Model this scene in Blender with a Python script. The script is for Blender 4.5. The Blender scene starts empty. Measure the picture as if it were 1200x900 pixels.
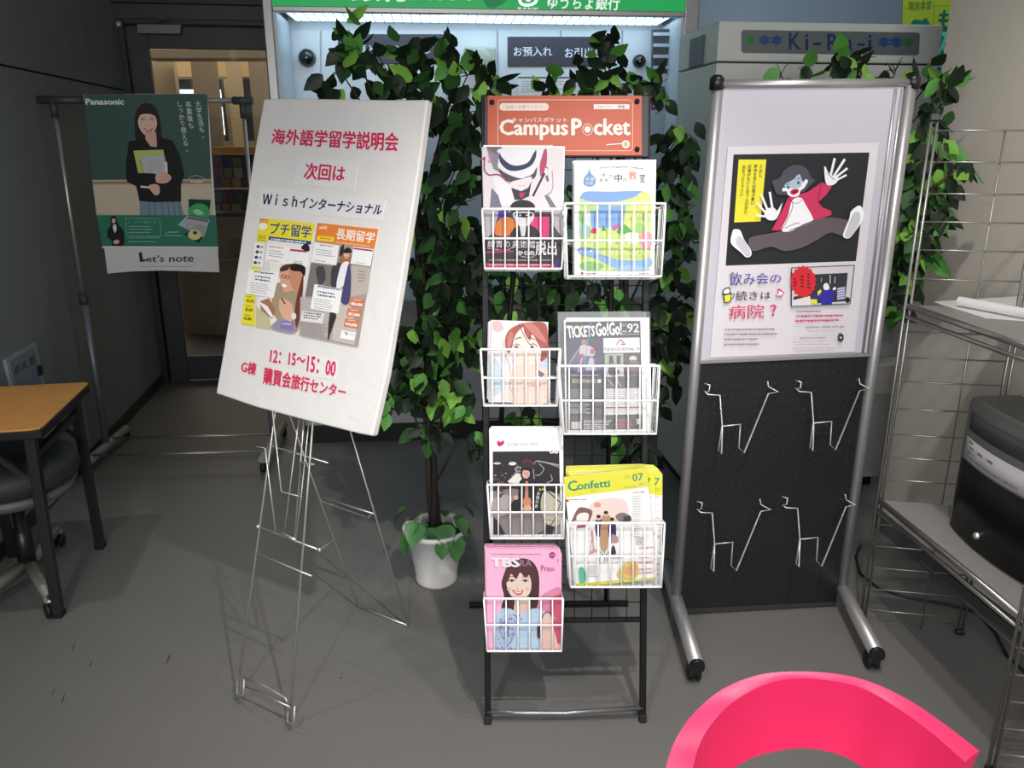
import bpy, math, random
from mathutils import Vector, Matrix

SC = bpy.context.scene
COL = SC.collection
random.seed(7)

# ------------------------------------------------------------------ camera
CAM_H = 1.45
PITCH = math.radians(16.7)
FOC = 935.0                       # focal length in pixels of a 1200x900 frame
cam_d = bpy.data.cameras.new('camera')
cam_d.sensor_width = 36.0
cam_d.lens = FOC / 1200.0 * 36.0
cam_d.clip_start = 0.05
cam = bpy.data.objects.new('camera', cam_d)
COL.objects.link(cam)
cam.location = (0, 0, CAM_H)
cam.rotation_euler = (math.pi / 2 - PITCH, 0, 0)
SC.camera = cam

# ------------------------------------------------------------------ world, exposure
SC.view_settings.view_transform = 'Standard'
SC.view_settings.look = 'None'
SC.view_settings.exposure = 0.0
SC.view_settings.gamma = 1.0
SC.view_settings.use_curve_mapping = False
world = bpy.data.worlds.new('world')
SC.world = world
world.use_nodes = True
world.node_tree.nodes['Background'].inputs[0].default_value = (0.93, 0.96, 1.0, 1)
world.node_tree.nodes['Background'].inputs[1].default_value = 0.09

# ------------------------------------------------------------------ lights: ceiling downlights, back room, added fills
def lamp(name, loc, target, energy, size, angle=120, blend=0.5, color=(1, 0.97, 0.93), kind='SPOT', sy=None):
    l = bpy.data.lights.new(name, kind)
    l.energy = energy
    l.color = color
    if kind == 'SPOT':
        l.shadow_soft_size = size
        l.spot_size = math.radians(angle)
        l.spot_blend = blend
    else:
        l.shape = 'RECTANGLE'
        l.size = size
        l.size_y = sy or size
    o = bpy.data.objects.new(name, l)
    COL.objects.link(o)
    o.location = loc
    d = Vector(target) - Vector(loc)
    o.rotation_euler = d.to_track_quat('-Z', 'Y').to_euler()
    return o

lamp('downlight', (0.47, 0.59, 2.60), (0.15, 1.75, 0.6), 145, 0.03, 60, 0.85)
lamp('downlight', (-1.60, 1.75, 2.60), (-1.3, 1.6, 0.0), 42, 0.04, 84, 0.8)
lamp('downlight', (0.75, 1.30, 2.65), (1.25, 1.7, 0.5), 62, 0.04, 110, 0.8)
lamp('downlight', (-0.7, -0.25, 2.65), (-0.45, 1.0, 0.2), 86, 0.05, 84, 0.9)
lamp('window_daylight', (-0.3, -3.0, 1.8), (-0.5, 3.0, 1.4), 170, 4.5, kind='AREA', sy=1.6, color=(0.97, 0.98, 1.0))  # added fill behind the camera, brightens the upright faces
lamp('back_room_light', (-2.6, 8.0, 2.9), (-2.6, 8.0, 0), 130, 3.0, kind='AREA', color=(1, 0.86, 0.68))
lamp('behind_light', (2.1, 3.6, 2.75), (2.0, 3.9, 1.6), 6, 0.5, kind='AREA', color=(0.7, 0.85, 1.0))  # added cool fill tinting the wall behind the machine

# ------------------------------------------------------------------ pixel rays (1200x900 frame) used to measure real positions
CAMP = Vector((0, 0, CAM_H))
def ray(x, y):
    u = (x - 600) / FOC
    v = (y - 450) / FOC
    return Vector((u, math.cos(PITCH) - v * math.sin(PITCH), -math.sin(PITCH) - v * math.cos(PITCH)))
def onz(x, y, z=0.0):
    d = ray(x, y)
    return CAMP + d * ((z - CAM_H) / d.z)
def ony(x, y, Y):
    d = ray(x, y)
    return CAMP + d * (Y / d.y)

class Plane:
    """a leaning upright plane: origin, right axis, up axis, normal towards the viewer"""
    def __init__(s, o, yaw=0.0, lean=0.0):
        y = math.radians(yaw); l = math.radians(lean)
        s.o = Vector(o)
        s.n = Vector((math.sin(y) * math.cos(l), -math.cos(y) * math.cos(l), math.sin(l)))
        s.r = Vector((math.cos(y), math.sin(y), 0))
        s.u = s.n.cross(s.r) * -1
        if s.u.z < 0: s.u = -s.u
    def at(s, x, y, off=0.0):
        d = ray(x, y)
        p0 = s.o + s.n * off
        return CAMP + d * ((p0 - CAMP).dot(s.n) / d.dot(s.n))
    def uv(s, u, v, off=0.0):
        return s.o + s.r * u + s.u * v + s.n * off

class Plane3(Plane):
    def __init__(s, o, n):
        s.o = Vector(o); s.n = Vector(n).normalized()
        s.r = Vector((-s.n.y, s.n.x, 0)).normalized()
        s.u = s.r.cross(s.n) * -1
        if s.u.z < 0: s.u = -s.u

# ------------------------------------------------------------------ materials
def lin(c):
    if isinstance(c, str):
        c = c.lstrip('#')
        c = [int(c[i:i + 2], 16) / 255 for i in (0, 2, 4)]
    return tuple((v / 12.92 if v <= 0.04045 else ((v + 0.055) / 1.055) ** 2.4) for v in c)

MATS = {}
def mat(name, col, rough=0.6, metal=0.0, noise=0.0, scale=8.0, bump=0.0, bscale=60.0, coat=0.0, emit=None, es=0.0, spec=0.5, trans=0.0, alpha=1.0, stretch=None):
    if name in MATS: return MATS[name]
    m = bpy.data.materials.new(name)
    m.use_nodes = True
    nt = m.node_tree
    b = nt.nodes['Principled BSDF']
    c = lin(col)
    b.inputs['Base Color'].default_value = (*c, 1)
    b.inputs['Roughness'].default_value = rough
    b.inputs['Metallic'].default_value = metal
    b.inputs['Coat Weight'].default_value = coat
    b.inputs['Specular IOR Level'].default_value = spec
    b.inputs['Transmission Weight'].default_value = trans
    b.inputs['Alpha'].default_value = alpha
    if emit:
        b.inputs['Emission Color'].default_value = (*lin(emit), 1)
        b.inputs['Emission Strength'].default_value = es
    tc = nt.nodes.new('ShaderNodeTexCoord')
    if noise:
        nz = nt.nodes.new('ShaderNodeTexNoise')
        nz.inputs['Scale'].default_value = scale
        nz.inputs['Detail'].default_value = 5
        if stretch:
            mp = nt.nodes.new('ShaderNodeMapping')
            mp.inputs['Scale'].default_value = stretch
            nt.links.new(tc.outputs['Object'], mp.inputs[0])
            nt.links.new(mp.outputs[0], nz.inputs['Vector'])
        else:
            nt.links.new(tc.outputs['Object'], nz.inputs['Vector'])
        mx = nt.nodes.new('ShaderNodeMix')
        mx.data_type = 'RGBA'
        mx.inputs[6].default_value = (*[v * (1 - noise) for v in c], 1)
        mx.inputs[7].default_value = (*[min(1, v * (1 + noise)) for v in c], 1)
        nt.links.new(nz.outputs[0], mx.inputs[0])
        nt.links.new(mx.outputs[2], b.inputs['Base Color'])
    if bump:
        n2 = nt.nodes.new('ShaderNodeTexNoise')
        n2.inputs['Scale'].default_value = bscale
        n2.inputs['Detail'].default_value = 4
        nt.links.new(tc.outputs['Object'], n2.inputs['Vector'])
        bp = nt.nodes.new('ShaderNodeBump')
        bp.inputs['Strength'].default_value = bump
        bp.inputs['Distance'].default_value = 0.004
        nt.links.new(n2.outputs[0], bp.inputs['Height'])
        nt.links.new(bp.outputs[0], b.inputs['Normal'])
    MATS[name] = m
    return m

def print_mat(name='printed_ink', rough=0.5, coat=0.0):
    if name in MATS: return MATS[name]
    m = bpy.data.materials.new(name)
    m.use_nodes = True
    nt = m.node_tree
    b = nt.nodes['Principled BSDF']
    b.inputs['Roughness'].default_value = rough
    b.inputs['Coat Weight'].default_value = coat
    b.inputs['Specular IOR Level'].default_value = 0.3
    a = nt.nodes.new('ShaderNodeAttribute')
    a.attribute_name = 'ink'
    nt.links.new(a.outputs['Color'], b.inputs['Base Color'])
    MATS[name] = m
    return m

M_CHROME = mat('chrome_wire', '#c2c1be', 0.36, 0.75)
M_DULLSTEEL = mat('satin_steel', '#a5a49f', 0.4, 0.85)
M_ALU = mat('anodised_aluminium', '#b9b7b8', 0.38, 0.7)
M_BLACK = mat('black_enamel', '#151617', 0.35)
M_RUBBER = mat('black_rubber', '#121213', 0.6)
M_WHITEWIRE = mat('white_coated_wire', '#ffffff', 0.35)
M_PAPER = mat('white_paper', '#e8e6e6', 0.6)
M_GREYPL = mat('grey_plastic', '#6c6f72', 0.5)

# ------------------------------------------------------------------ mesh building
BASE = {}
class MB:
    def __init__(s):
        s.v = []; s.f = []; s.sm = []; s.mi = []
    def add(s, vs, fs, smooth=False, mi=0):
        o = len(s.v)
        s.v += [Vector(p) for p in vs]
        s.f += [tuple(i + o for i in f) for f in fs]
        s.sm += [smooth] * len(fs)
        s.mi += [mi] * len(fs)
        return s
    def box(s, c, size, ax=None, mi=0):
        """centre, full sizes, optional three axes"""
        if ax is None: ax = (Vector((1, 0, 0)), Vector((0, 1, 0)), Vector((0, 0, 1)))
        c = Vector(c)
        vs = []
        for k in (-.5, .5):
            for j in (-.5, .5):
                for i in (-.5, .5):
                    vs.append(c + ax[0] * size[0] * i + ax[1] * size[1] * j + ax[2] * size[2] * k)
        return s.add(vs, [(0, 2, 3, 1), (4, 5, 7, 6), (0, 1, 5, 4), (1, 3, 7, 5), (3, 2, 6, 7), (2, 0, 4, 6)], mi=mi)
    def slab(s, pts, nvec, t, mi=0):
        """polygon pts (in one plane, front face) thickened backwards by t along -nvec"""
        n = len(pts)
        nv = Vector(nvec)
        a = [Vector(p) for p in pts]
        b = [p - nv * t for p in a]
        fs = [tuple(range(n)), tuple(range(2 * n - 1, n - 1, -1))]
        for i in range(n):
            j = (i + 1) % n
            fs.append((i, i + n, j + n, j))
        return s.add(a + b, fs, mi=mi)
    def tube(s, pts, r, n=8, closed=False, mi=0):
        pts = [Vector(p) for p in pts]
        m = len(pts)
        rr = r if isinstance(r, (list, tuple)) else [r] * m
        T = []
        for i in range(m):
            if closed: t = pts[(i + 1) % m] - pts[i - 1]
            else: t = pts[min(i + 1, m - 1)] - pts[max(i - 1, 0)]
            T.append(t.normalized() if t.length > 1e-9 else Vector((0, 0, 1)))
        ref = Vector((0, 0, 1)) if abs(T[0].z) < 0.9 else Vector((1, 0, 0))
        nrm = (ref - T[0] * ref.dot(T[0])).normalized()
        vs = []
        for i in range(m):
            nrm = (nrm - T[i] * nrm.dot(T[i])).normalized()
            bn = T[i].cross(nrm)
            k = 1.0
            if 0 < i < m - 1 or closed:
                a = (pts[i] - pts[i - 1]).normalized()
                c = max(0.5, abs(T[i].dot(a)))
                k = 1.0 / c if c < 1 else 1.0
                k = min(k, 1.25)
            for j in range(n):
                an = 2 * math.pi * j / n
                vs.append(pts[i] + (nrm * math.cos(an) + bn * math.sin(an)) * rr[i] * k)
        fs = []
        for i in range(m if closed else m - 1):
            i2 = (i + 1) % m
            for j in range(n):
                j2 = (j + 1) % n
                fs.append((i * n + j, i * n + j2, i2 * n + j2, i2 * n + j))
        s.add(vs, fs, True, mi)
        if not closed:
            o = len(s.v) - len(vs)
            s.f += [tuple(o + j for j in range(n - 1, -1, -1)), tuple(o + (m - 1) * n + j for j in range(n))]
            s.sm += [False, False]; s.mi += [mi, mi]
        return s
    def lathe(s, prof, c=(0, 0, 0), n=24, ax=None, mi=0, smooth=True):
        """profile of (radius, height) about an axis through c"""
        if ax is None: ax = (Vector((1, 0, 0)), Vector((0, 1, 0)), Vector((0, 0, 1)))
        c = Vector(c)
        vs = []
        for r, h in prof:
            for j in range(n):
                a = 2 * math.pi * j / n
                vs.append(c + ax[0] * r * math.cos(a) + ax[1] * r * math.sin(a) + ax[2] * h)
        fs = []
        for i in range(len(prof) - 1):
            for j in range(n):
                j2 = (j + 1) % n
                fs.append((i * n + j, i * n + j2, (i + 1) * n + j2, (i + 1) * n + j))
        s.add(vs, fs, smooth, mi)
        return s
    def ball(s, c, r, n=10, sc=(1, 1, 1), mi=0):
        prof = [(max(1e-5, r * math.sin(math.pi * i / n)), -r * math.cos(math.pi * i / n)) for i in range(n + 1)]
        o = len(s.v)
        s.lathe(prof, (0, 0, 0), n * 2, mi=mi)
        for i in range(o, len(s.v)):
            p = s.v[i]
            s.v[i] = Vector((p.x * sc[0], p.y * sc[1], p.z * sc[2])) + Vector(c)
        return s
    def build(s, name, m, parent=None, origin=None, bevel=0.0):
        me = bpy.data.meshes.new(name)
        if parent is not None:
            base = BASE[parent.name]
        elif origin is not None:
            base = Vector(origin)
        else:
            xs = [p.x for p in s.v]; ys = [p.y for p in s.v]; zs = [p.z for p in s.v]
            base = Vector(((min(xs) + max(xs)) / 2, (min(ys) + max(ys)) / 2, min(zs)))
        me.from_pydata([tuple(p - base) for p in s.v], [], s.f)
        ms = m if isinstance(m, (list, tuple)) else [m]
        for q in ms: me.materials.append(q)
        me.polygons.foreach_set('use_smooth', s.sm)
        me.polygons.foreach_set('material_index', s.mi)
        me.update()
        o = bpy.data.objects.new(name, me)
        COL.objects.link(o)
        if parent is not None: o.parent = parent
        else: o.location = base
        BASE[o.name] = base
        if bevel:
            bv = o.modifiers.new('bevel', 'BEVEL')
            bv.width = bevel; bv.segments = 2; bv.limit_method = 'ANGLE'; bv.angle_limit = math.radians(40)
        return o

def thing(name, loc, label, cat, group=None):
    o = bpy.data.objects.new(name, None)
    o.empty_display_size = 0.05
    COL.objects.link(o)
    o.location = loc
    BASE[o.name] = Vector(loc)
    o['label'] = label
    o['category'] = cat
    if group: o['group'] = group
    return o
def tag(o, label, cat, group=None):
    o['label'] = label
    o['category'] = cat
    if group: o['group'] = group
    return o
def struct(o):
    o['kind'] = 'structure'
    return o

# ------------------------------------------------------------------ flat print
TXT = bpy.data.curves.new('type_setter', 'FONT')
TXO = bpy.data.objects.new('type_setter', TXT)
COL.objects.link(TXO)
TXT.resolution_u = 2
GL = {}
def glyphs(s, bold):
    key = (s, bold)
    if key not in GL:
        TXT.body = s
        dg = bpy.context.evaluated_depsgraph_get()
        dg.update()
        me = bpy.data.meshes.new_from_object(TXO.evaluated_get(dg))
        v0 = [(v.co.x, v.co.y) for v in me.vertices]; f0 = [tuple(p.vertices) for p in me.polygons]
        GL[key] = (v0, f0)
        bpy.data.meshes.remove(me)
    return GL[key]

def catmull(pts, k=5):
    n = len(pts); out = []
    for i in range(n):
        p0, p1, p2, p3 = pts[i - 1], pts[i], pts[(i + 1) % n], pts[(i + 2) % n]
        for j in range(k):
            t = j / k
            out.append(tuple(0.5 * ((2 * p1[a]) + (-p0[a] + p2[a]) * t + (2 * p0[a] - 5 * p1[a] + 4 * p2[a] - p3[a]) * t * t + (-p0[a] + 3 * p1[a] - 3 * p2[a] + p3[a]) * t ** 3) for a in (0, 1)))
    return out

class Print:
    """ink on a sheet lying in a plane; coordinates are measured on the photograph (crop origin x0,y0 and scale)"""
    def __init__(s, plane, off, x0=0, y0=0, sc=1.0, step=4e-5):
        s.P = plane; s.off = off; s.v = []; s.f = []; s.c = []; s.step = step
        s.x0 = x0; s.y0 = y0; s.sc = sc
    def crop(s, x0, y0, sc):
        s.x0 = x0; s.y0 = y0; s.sc = sc
        return s
    box = None
    dim = 1.0
    @staticmethod
    def shifts(b):
        return ((-b, 0), (b, 0), (0, -b * .7), (0, b * .7)) if b else ((0, 0),)
    def _put(s, pts, faces, col):
        s.off += s.step
        if s.box: pts = [(min(max(x, s.box[0]), s.box[2]), min(max(y, s.box[1]), s.box[3])) for x, y in pts]
        o = len(s.v)
        for x, y in pts:
            s.v.append(s.P.at(s.x0 + x / s.sc, s.y0 + y / s.sc, s.off))
        c = (*[v * s.dim for v in lin(col)], 1)
        s.c += [c] * len(pts)
        s.f += [tuple(i + o for i in f) for f in faces]
        return s
    def poly(s, pts, col, smooth=False):
        if smooth: pts = catmull(pts)
        return s._put(pts, [tuple(range(len(pts)))], col)
    def rect(s, x0, y0, x1, y1, col):
        return s.poly([(x0, y0), (x1, y0), (x1, y1), (x0, y1)], col)
    def ell(s, cx, cy, rx, ry, col, rot=0, n=20):
        a = math.radians(rot)
        return s.poly([(cx + rx * math.cos(t) * math.cos(a) - ry * math.sin(t) * math.sin(a), cy + rx * math.cos(t) * math.sin(a) + ry * math.sin(t) * math.cos(a)) for t in [2 * math.pi * i / n for i in range(n)]], col)
    def line(s, pts, w, col, closed=False):
        if closed: pts = pts + [pts[0]]
        vs = []; fs = []
        for (xa, ya), (xb, yb) in zip(pts, pts[1:]):
            dx, dy = xb - xa, yb - ya
            L = math.hypot(dx, dy) or 1
            ex, ey = dx / L * w * .35, dy / L * w * .35
            nx, ny = -dy / L * w / 2, dx / L * w / 2
            o = len(vs)
            vs += [(xa + nx - ex, ya + ny - ey), (xb + nx + ex, yb + ny + ey), (xb - nx + ex, yb - ny + ey), (xa - nx - ex, ya - ny - ey)]
            fs.append((o, o + 1, o + 2, o + 3))
        return s._put(vs, fs, col)
    def curve(s, pts, w, col):
        P = [pts[0]] + pts + [pts[-1]]
        out = []
        for i in range(1, len(P) - 2):
            p0, p1, p2, p3 = P[i - 1], P[i], P[i + 1], P[i + 2]
            for j in range(5):
                t = j / 5
                out.append(tuple(0.5 * ((2 * p1[a]) + (-p0[a] + p2[a]) * t + (2 * p0[a] - 5 * p1[a] + 4 * p2[a] - p3[a]) * t * t + (-p0[a] + 3 * p1[a] - 3 * p2[a] + p3[a]) * t ** 3) for a in (0, 1)))
        out.append(pts[-1])
        return s.line(out, w, col)
    def text(s, t, q, col, bold=0.0, vert=False):
        """fit the word into the quad q = TL, TR, BR, BL"""
        def mapq(a, b):
            top = [q[0][k] + (q[1][k] - q[0][k]) * a for k in (0, 1)]
            bot = [q[3][k] + (q[2][k] - q[3][k]) * a for k in (0, 1)]
            return tuple(top[k] + (bot[k] - top[k]) * b for k in (0, 1))
        if vert:
            n = len(t)
            for i, ch in enumerate(t):
                vs, fs = glyphs(ch, 0)
                if not vs: continue
                w = 0.5
                cx = (min(v[0] for v in vs) + max(v[0] for v in vs)) / 2 if ch not in '、。' else 0.1
                cy = (min(v[1] for v in vs) + max(v[1] for v in vs)) / 2 if ch not in '、。' else 0.3
                for dx, dy in s.shifts(bold): s._put([mapq(0.5 + (x + dx - cx) / 1.0, (i + 0.5 - (y + dy - cy) / 1.0) / n) for x, y in vs], fs, col)
        else:
            vs, fs = glyphs(t, 0)
            xa = min(v[0] for v in vs); xb = max(v[0] for v in vs)
            ya = min(v[1] for v in vs); yb = max(v[1] for v in vs)
            for dx, dy in s.shifts(bold): s._put([mapq((x + dx - xa) / (xb - xa), 1 - (y + dy - ya) / (yb - ya)) for x, y in vs], fs, col)
        return s
    def qtext(s, t, x0, y0, x1, y1, col, bold=0.0):
        return s.text(t, [(x0, y0), (x1, y0), (x1, y1), (x0, y1)], col, bold)
    def micro(s, x0, y0, x1, y1, h, gap, col, slope=0.0, seed=1):
        """lines of type too small to read: short dashes"""
        r = random.Random(seed)
        vs = []; fs = []
        y = y0
        while y + h <= y1 + 0.01:
            x = x0
            end = x1 - (x1 - x0) * r.random() * 0.25
            while x < end:
                w = h * r.uniform(0.6, 1.8)
                o = len(vs)
                hh = h * r.uniform(0.6, 1)
                yy = y + (x - x0) * slope
                vs += [(x, yy), (min(x + w, end), yy), (min(x + w, end), yy + hh), (x, yy + hh)]
                fs.append((o, o + 1, o + 2, o + 3))
                x += w + h * 0.35
            y += gap
        if vs: s._put(vs, fs, col)
        return s
    def build(s, name, parent, m=None):
        base = BASE[parent.name]
        me = bpy.data.meshes.new(name)
        me.from_pydata([tuple(p - base) for p in s.v], [], s.f)
        a = me.color_attributes.new('ink', 'FLOAT_COLOR', 'POINT')
        a.data.foreach_set('color', [q for c in s.c for q in c])
        me.materials.append(m or print_mat())
        me.update()
        o = bpy.data.objects.new(name, me)
        COL.objects.link(o)
        o.parent = parent
        BASE[o.name] = base
        return o
# ================================================================== THE SETTING
M_FLOOR = mat('grey_vinyl_floor', '#6d6b69', 0.5, noise=0.07, scale=3.5, bump=0.05, bscale=220, spec=0.22)
M_CONC = mat('dark_concrete', '#7c807e', 0.75, noise=0.16, scale=2.2, bump=0.3, bscale=40, stretch=(2.5, 2.5, 0.5))
M_DOOR = mat('dark_grey_steel_door', '#323437', 0.5)
M_BACKWALL = mat('grey_painted_wall', '#5d6164', 0.7, noise=0.05, scale=3)
M_BLUEWALL = mat('blue_grey_wall', '#b2c6d6', 0.6, noise=0.12, scale=1.2)
M_BEIGE = mat('beige_painted_wall', '#ddd3c6', 0.75, noise=0.03, scale=30, bump=0.15, bscale=160)
M_TAN = mat('tan_interior_wall', '#a8957a', 0.7, noise=0.08, scale=2)
M_TAN2 = mat('brown_grey_pillar', '#7a6e5e', 0.7, noise=0.08, scale=2)

fl = MB()
fl.box((0, 5.5, -0.05), (14, 16, 0.1))
floor = struct(fl.build('floor', M_FLOOR))
# scuff marks: short rubbed streaks of dark rubber on the floor
sk = MB()
for (xa, ya, xb, yb, w) in ((72, 826, 76, 812, .004), (195, 778, 200, 765, .005), (84, 764, 88, 752, .003), (398, 794, 401, 795, .006), (565, 717, 575, 712, .007), (105, 782, 107, 775, .004), (61, 815, 64, 806, .003)):
    a = onz(xa, ya, .0006); b = onz(xb, yb, .0006)
    d = (b - a).normalized(); nn = Vector((-d.y, d.x, 0)) * w / 2
    sk.add([a - nn * .3, a + nn * .3, (a + b) / 2 + nn, b + nn * .2, b - nn * .2, (a + b) / 2 - nn], [(0, 1, 2, 3, 4, 5)])
scuff = sk.build('scuff_mark', mat('rubber_scuff', '#363534', .7), floor)
scuff['kind'] = 'stuff'

# left concrete wall: poured panels with a recessed joint
WL = Plane3((-2.213, 4.833, 0), (.988, .154, 0))
wd = Vector((.154, -.988, 0)).normalized()
wl = MB()
wl.box(Vector((-2.213, 4.833, 1.5)) + wd * 3.0 - WL.n * .125, (6.0, .2, 3.0), (wd, WL.n, Vector((0, 0, 1))))
wall_left = struct(wl.build('wall_left', mat('joint_shadow_gap', '#3c3f3f', .9)))
for k, (a, b) in enumerate(((0, 2.05), (2.06, 4.1), (4.11, 6.0))):
    for (z0, z1) in ((0, 1.742), (1.75, 3.0)):
        m = MB()
        m.box(Vector((-2.213, 4.833, (z0 + z1) / 2)) + wd * (a + b) / 2 - WL.n * .0125, (b - a, .025, z1 - z0), (wd, WL.n, Vector((0, 0, 1))))
        m.build('panel', M_CONC, wall_left, bevel=.003)
bb = MB()
bb.box(Vector((-2.213, 4.833, .03)) + wd * 3.0 + WL.n * .004, (6.0, .008, .06), (wd, WL.n, Vector((0, 0, 1))))
struct(bb.build('baseboard_left', mat('dark_rubber_skirting', '#2c2d2e', .6)))

# back wall with the door opening
B = Plane((-2.213, 4.833, 0), 8.0)
ZU = Vector((0, 0, 1))
def bbox(mb, P, u0, u1, z0, z1, o0, o1, mi=0):
    """box between u0..u1, z0..z1, offsets o0..o1 along the plane's normal"""
    mb.box(P.o + P.r * (u0 + u1) / 2 + P.u * (z0 + z1) / 2 + P.n * (o0 + o1) / 2, (u1 - u0, o1 - o0, z1 - z0), (P.r, P.n, P.u), mi)
    return mb
w = MB()
bbox(w, B, -.3, 1.22, 2.125, 3.2, -.2, 0)
bbox(w, B, -.3, .012, 0, 2.125, -.2, 0)
struct(w.build('wall_back', M_DOOR))
w = MB()
bbox(w, B, 1.22, 3.22, 0, 3.2, -.2, 0)
struct(w.build('wall_back', M_BACKWALL))
w = MB()
bbox(w, B, 3.22, 5.6, 0, 3.2, -.2, 0)
struct(w.build('wall_back', M_BLUEWALL))
w = MB()
for z in (2.20, 2.62):
    bbox(w, B, -.02, 1.22, z, z + .035, 0, .03)
struct(w.build('trim_1', mat('black_trim', '#1d1e20', .5), bevel=.004))
w = MB()
bbox(w, B, .012, .045, 0, 2.125, -.14, .012)
bbox(w, B, .045, 1.19, 2.095, 2.125, -.14, .012)
bbox(w, B, 1.19, 1.22, 0, 2.125, -.14, .012)
struct(w.build('trim_2', mat('black_door_frame', '#222326', .5), bevel=.004))

d = MB()
bbox(d, B, .05, .155, .0, 2.09, -.07, -.03)
bbox(d, B, 1.06, 1.185, .0, 2.09, -.07, -.03)
bbox(d, B, .155, 1.06, 1.975, 2.09, -.07, -.03)
bbox(d, B, .155, 1.06, .012, .166, -.07, -.03)
door = struct(d.build('door_1', M_DOOR, bevel=.003))
g = MB()
bbox(g, B, .15, 1.065, .16, 1.98, -.053, -.047)
mg = bpy.data.materials.new('clear_door_glass'); mg.use_nodes = True
nt = mg.node_tree; nt.nodes.clear()
out = nt.nodes.new('ShaderNodeOutputMaterial'); mx = nt.nodes.new('ShaderNodeMixShader')
t1 = nt.nodes.new('ShaderNodeBsdfTransparent'); t2 = nt.nodes.new('ShaderNodeBsdfGlossy')
t1.inputs[0].default_value = (.82, .84, .83, 1); t2.inputs['Roughness'].default_value = .03
mx.inputs[0].default_value = .06
nt.links.new(t1.outputs[0], mx.inputs[1]); nt.links.new(t2.outputs[0], mx.inputs[2]); nt.links.new(mx.outputs[0], out.inputs[0])
M_GLASS = mg
g.build('pane', M_GLASS, door)
c = MB()
c.slab([B.at(160, 28, .03), B.at(212, 28.5, .03), B.at(211, 40, .03), B.at(161, 39, .03)], B.n, .055)
c.tube([B.at(178, 28, .01), B.at(190, 22, .07), B.at(202, 24, .0)], .007, 6)
cl = c.build('door_closer', mat('grey_closer_metal', '#6f7173', .45, .5), door, bevel=.003)
h = MB()
h.tube([B.at(139, 25, .03), B.at(139, 32, .03)], .02, 10)
h.build('hinge', M_CHROME, door)

# the lit room behind the glass door
def pxbox(mb, x0, y0, x1, y1, Y, depth, mi=0):
    a = ony(x0, y0, Y); b = ony(x1, y1, Y)
    mb.box(((a.x + b.x) / 2, Y + depth / 2, (a.z + b.z) / 2), (abs(b.x - a.x), depth, abs(a.z - b.z)), mi=mi)
    return mb
w = MB(); w.box((-3.2, 9.6, 1.4), (7, .1, 2.8)); struct(w.build('wall_far', M_TAN))
w = MB(); w.box((-6.0, 7.3, 1.4), (.1, 4.6, 2.8)); struct(w.build('wall_far', M_TAN2))
w = MB(); w.box((-3.2, 7.4, 3.05), (6, 4.3, .1)); struct(w.build('ceiling', mat('pale_ceiling', '#b9ad9a', .8)))
w = MB(); pxbox(w, 165, 58, 330, 68, 7.2, .3); struct(w.build('trim_3', mat('grey_bulkhead', '#8d8373', .7)))
for (x0, x1, y0, Y, m) in ((172, 202, 66, 7.6, M_TAN), (223, 251, 72, 8.0, M_TAN2), (264, 279, 68, 8.6, M_TAN), (293, 316, 100, 8.3, M_TAN2)):
    w = MB(); a = ony(x0, y0, Y); b = ony(x1, y0, Y)
    w.box(((a.x + b.x) / 2, Y + .04, 1.4), (b.x - a.x, .08, 2.8)); struct(w.build('pillar', m))
M_DAY = mat('daylit_window', '#dff2ff', .5, emit='#d9f3ff', es=4.0)
M_DARKGL = mat('dark_window_band', '#2f3336', .3)
for n, (x0, y0, x1, y1) in enumerate(((202, 91, 224, 105), (251, 91, 265, 165), (280, 90, 320, 165))):
    w = MB(); pxbox(w, x0, y0, x1, y1, 9.3, .1)
    wn = struct(w.build('window_%d' % (n + 1), M_DARKGL))
    for (a0, b0, a1, b1) in (((203, 105, 226, 109),), ((252, 105, 258, 117), (242, 117, 272, 119), (256, 125, 262, 158)), ((309, 105, 313, 116),))[n]:
        q = MB(); pxbox(q, a0, b0, a1, b1, 9.2, .05); q.build('pane', M_DAY, wn)
w = MB(); pxbox(w, 180, 68, 330, 90, 8.9, .3); struct(w.build('trim_4', mat('warm_beige_beam', '#c0a57c', .7)))
# counter and magazine shelf behind the glass
t = thing('service_counter', (-2.7, 7.0, 0), 'orange wooden counter seen through the glass door', 'counter')
q = MB(); pxbox(q, 236, 172, 322, 182, 6.8, .5); q.build('counter_top', mat('orange_wood', '#e8a052', .45, noise=.2, scale=6), t)
q = MB(); pxbox(q, 238, 182, 322, 225, 7.0, .4); q.build('counter_front', mat('dark_purple_front', '#4a4254', .6), t)
q = MB(); a = ony(238, 225, 7.0); q.box((-2.1, 7.2, a.z / 2), (1.3, .35, a.z)); q.build('base', mat('dark_base', '#26262a', .6), t)
t = thing('magazine_shelf', (-2.2, 6.3, 0), 'low brown shelf of coloured magazines seen through the glass door', 'shelf')
q = MB(); pxbox(q, 244, 181, 300, 183, 6.2, .25); pxbox(q, 244, 222, 300, 225, 6.2, .25); pxbox(q, 244, 250, 300, 254, 6.2, .25)
q.build('board', mat('shelf_board', '#3a332d', .6), t)
q = MB(); a = ony(200, 254, 6.2); b = ony(300, 254, 6.2); q.box(((a.x + b.x) / 2, 6.33, a.z / 2), (b.x - a.x, .26, a.z)); q.build('cabinet_front', mat('brown_laminate', '#a08a72', .4, noise=.25, scale=2.5, stretch=(1, 1, 3)), t)
q = MB(); pxbox(q, 200, 303, 300, 306, 6.17, .03); q.build('rail', mat('pale_rail', '#b7ab9c', .4), t)
cols = ['#7c2d4a', '#3a3f78', '#8b8f6e', '#b5524f', '#8fa07e', '#c9c2b0', '#56607a', '#9c7a4e', '#caa35c', '#6b7c86']
kinds = ['crimson', 'navy', 'olive', 'coral', 'pale green', 'cream', 'slate', 'tan', 'yellow', 'grey blue']
kk = 0
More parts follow.
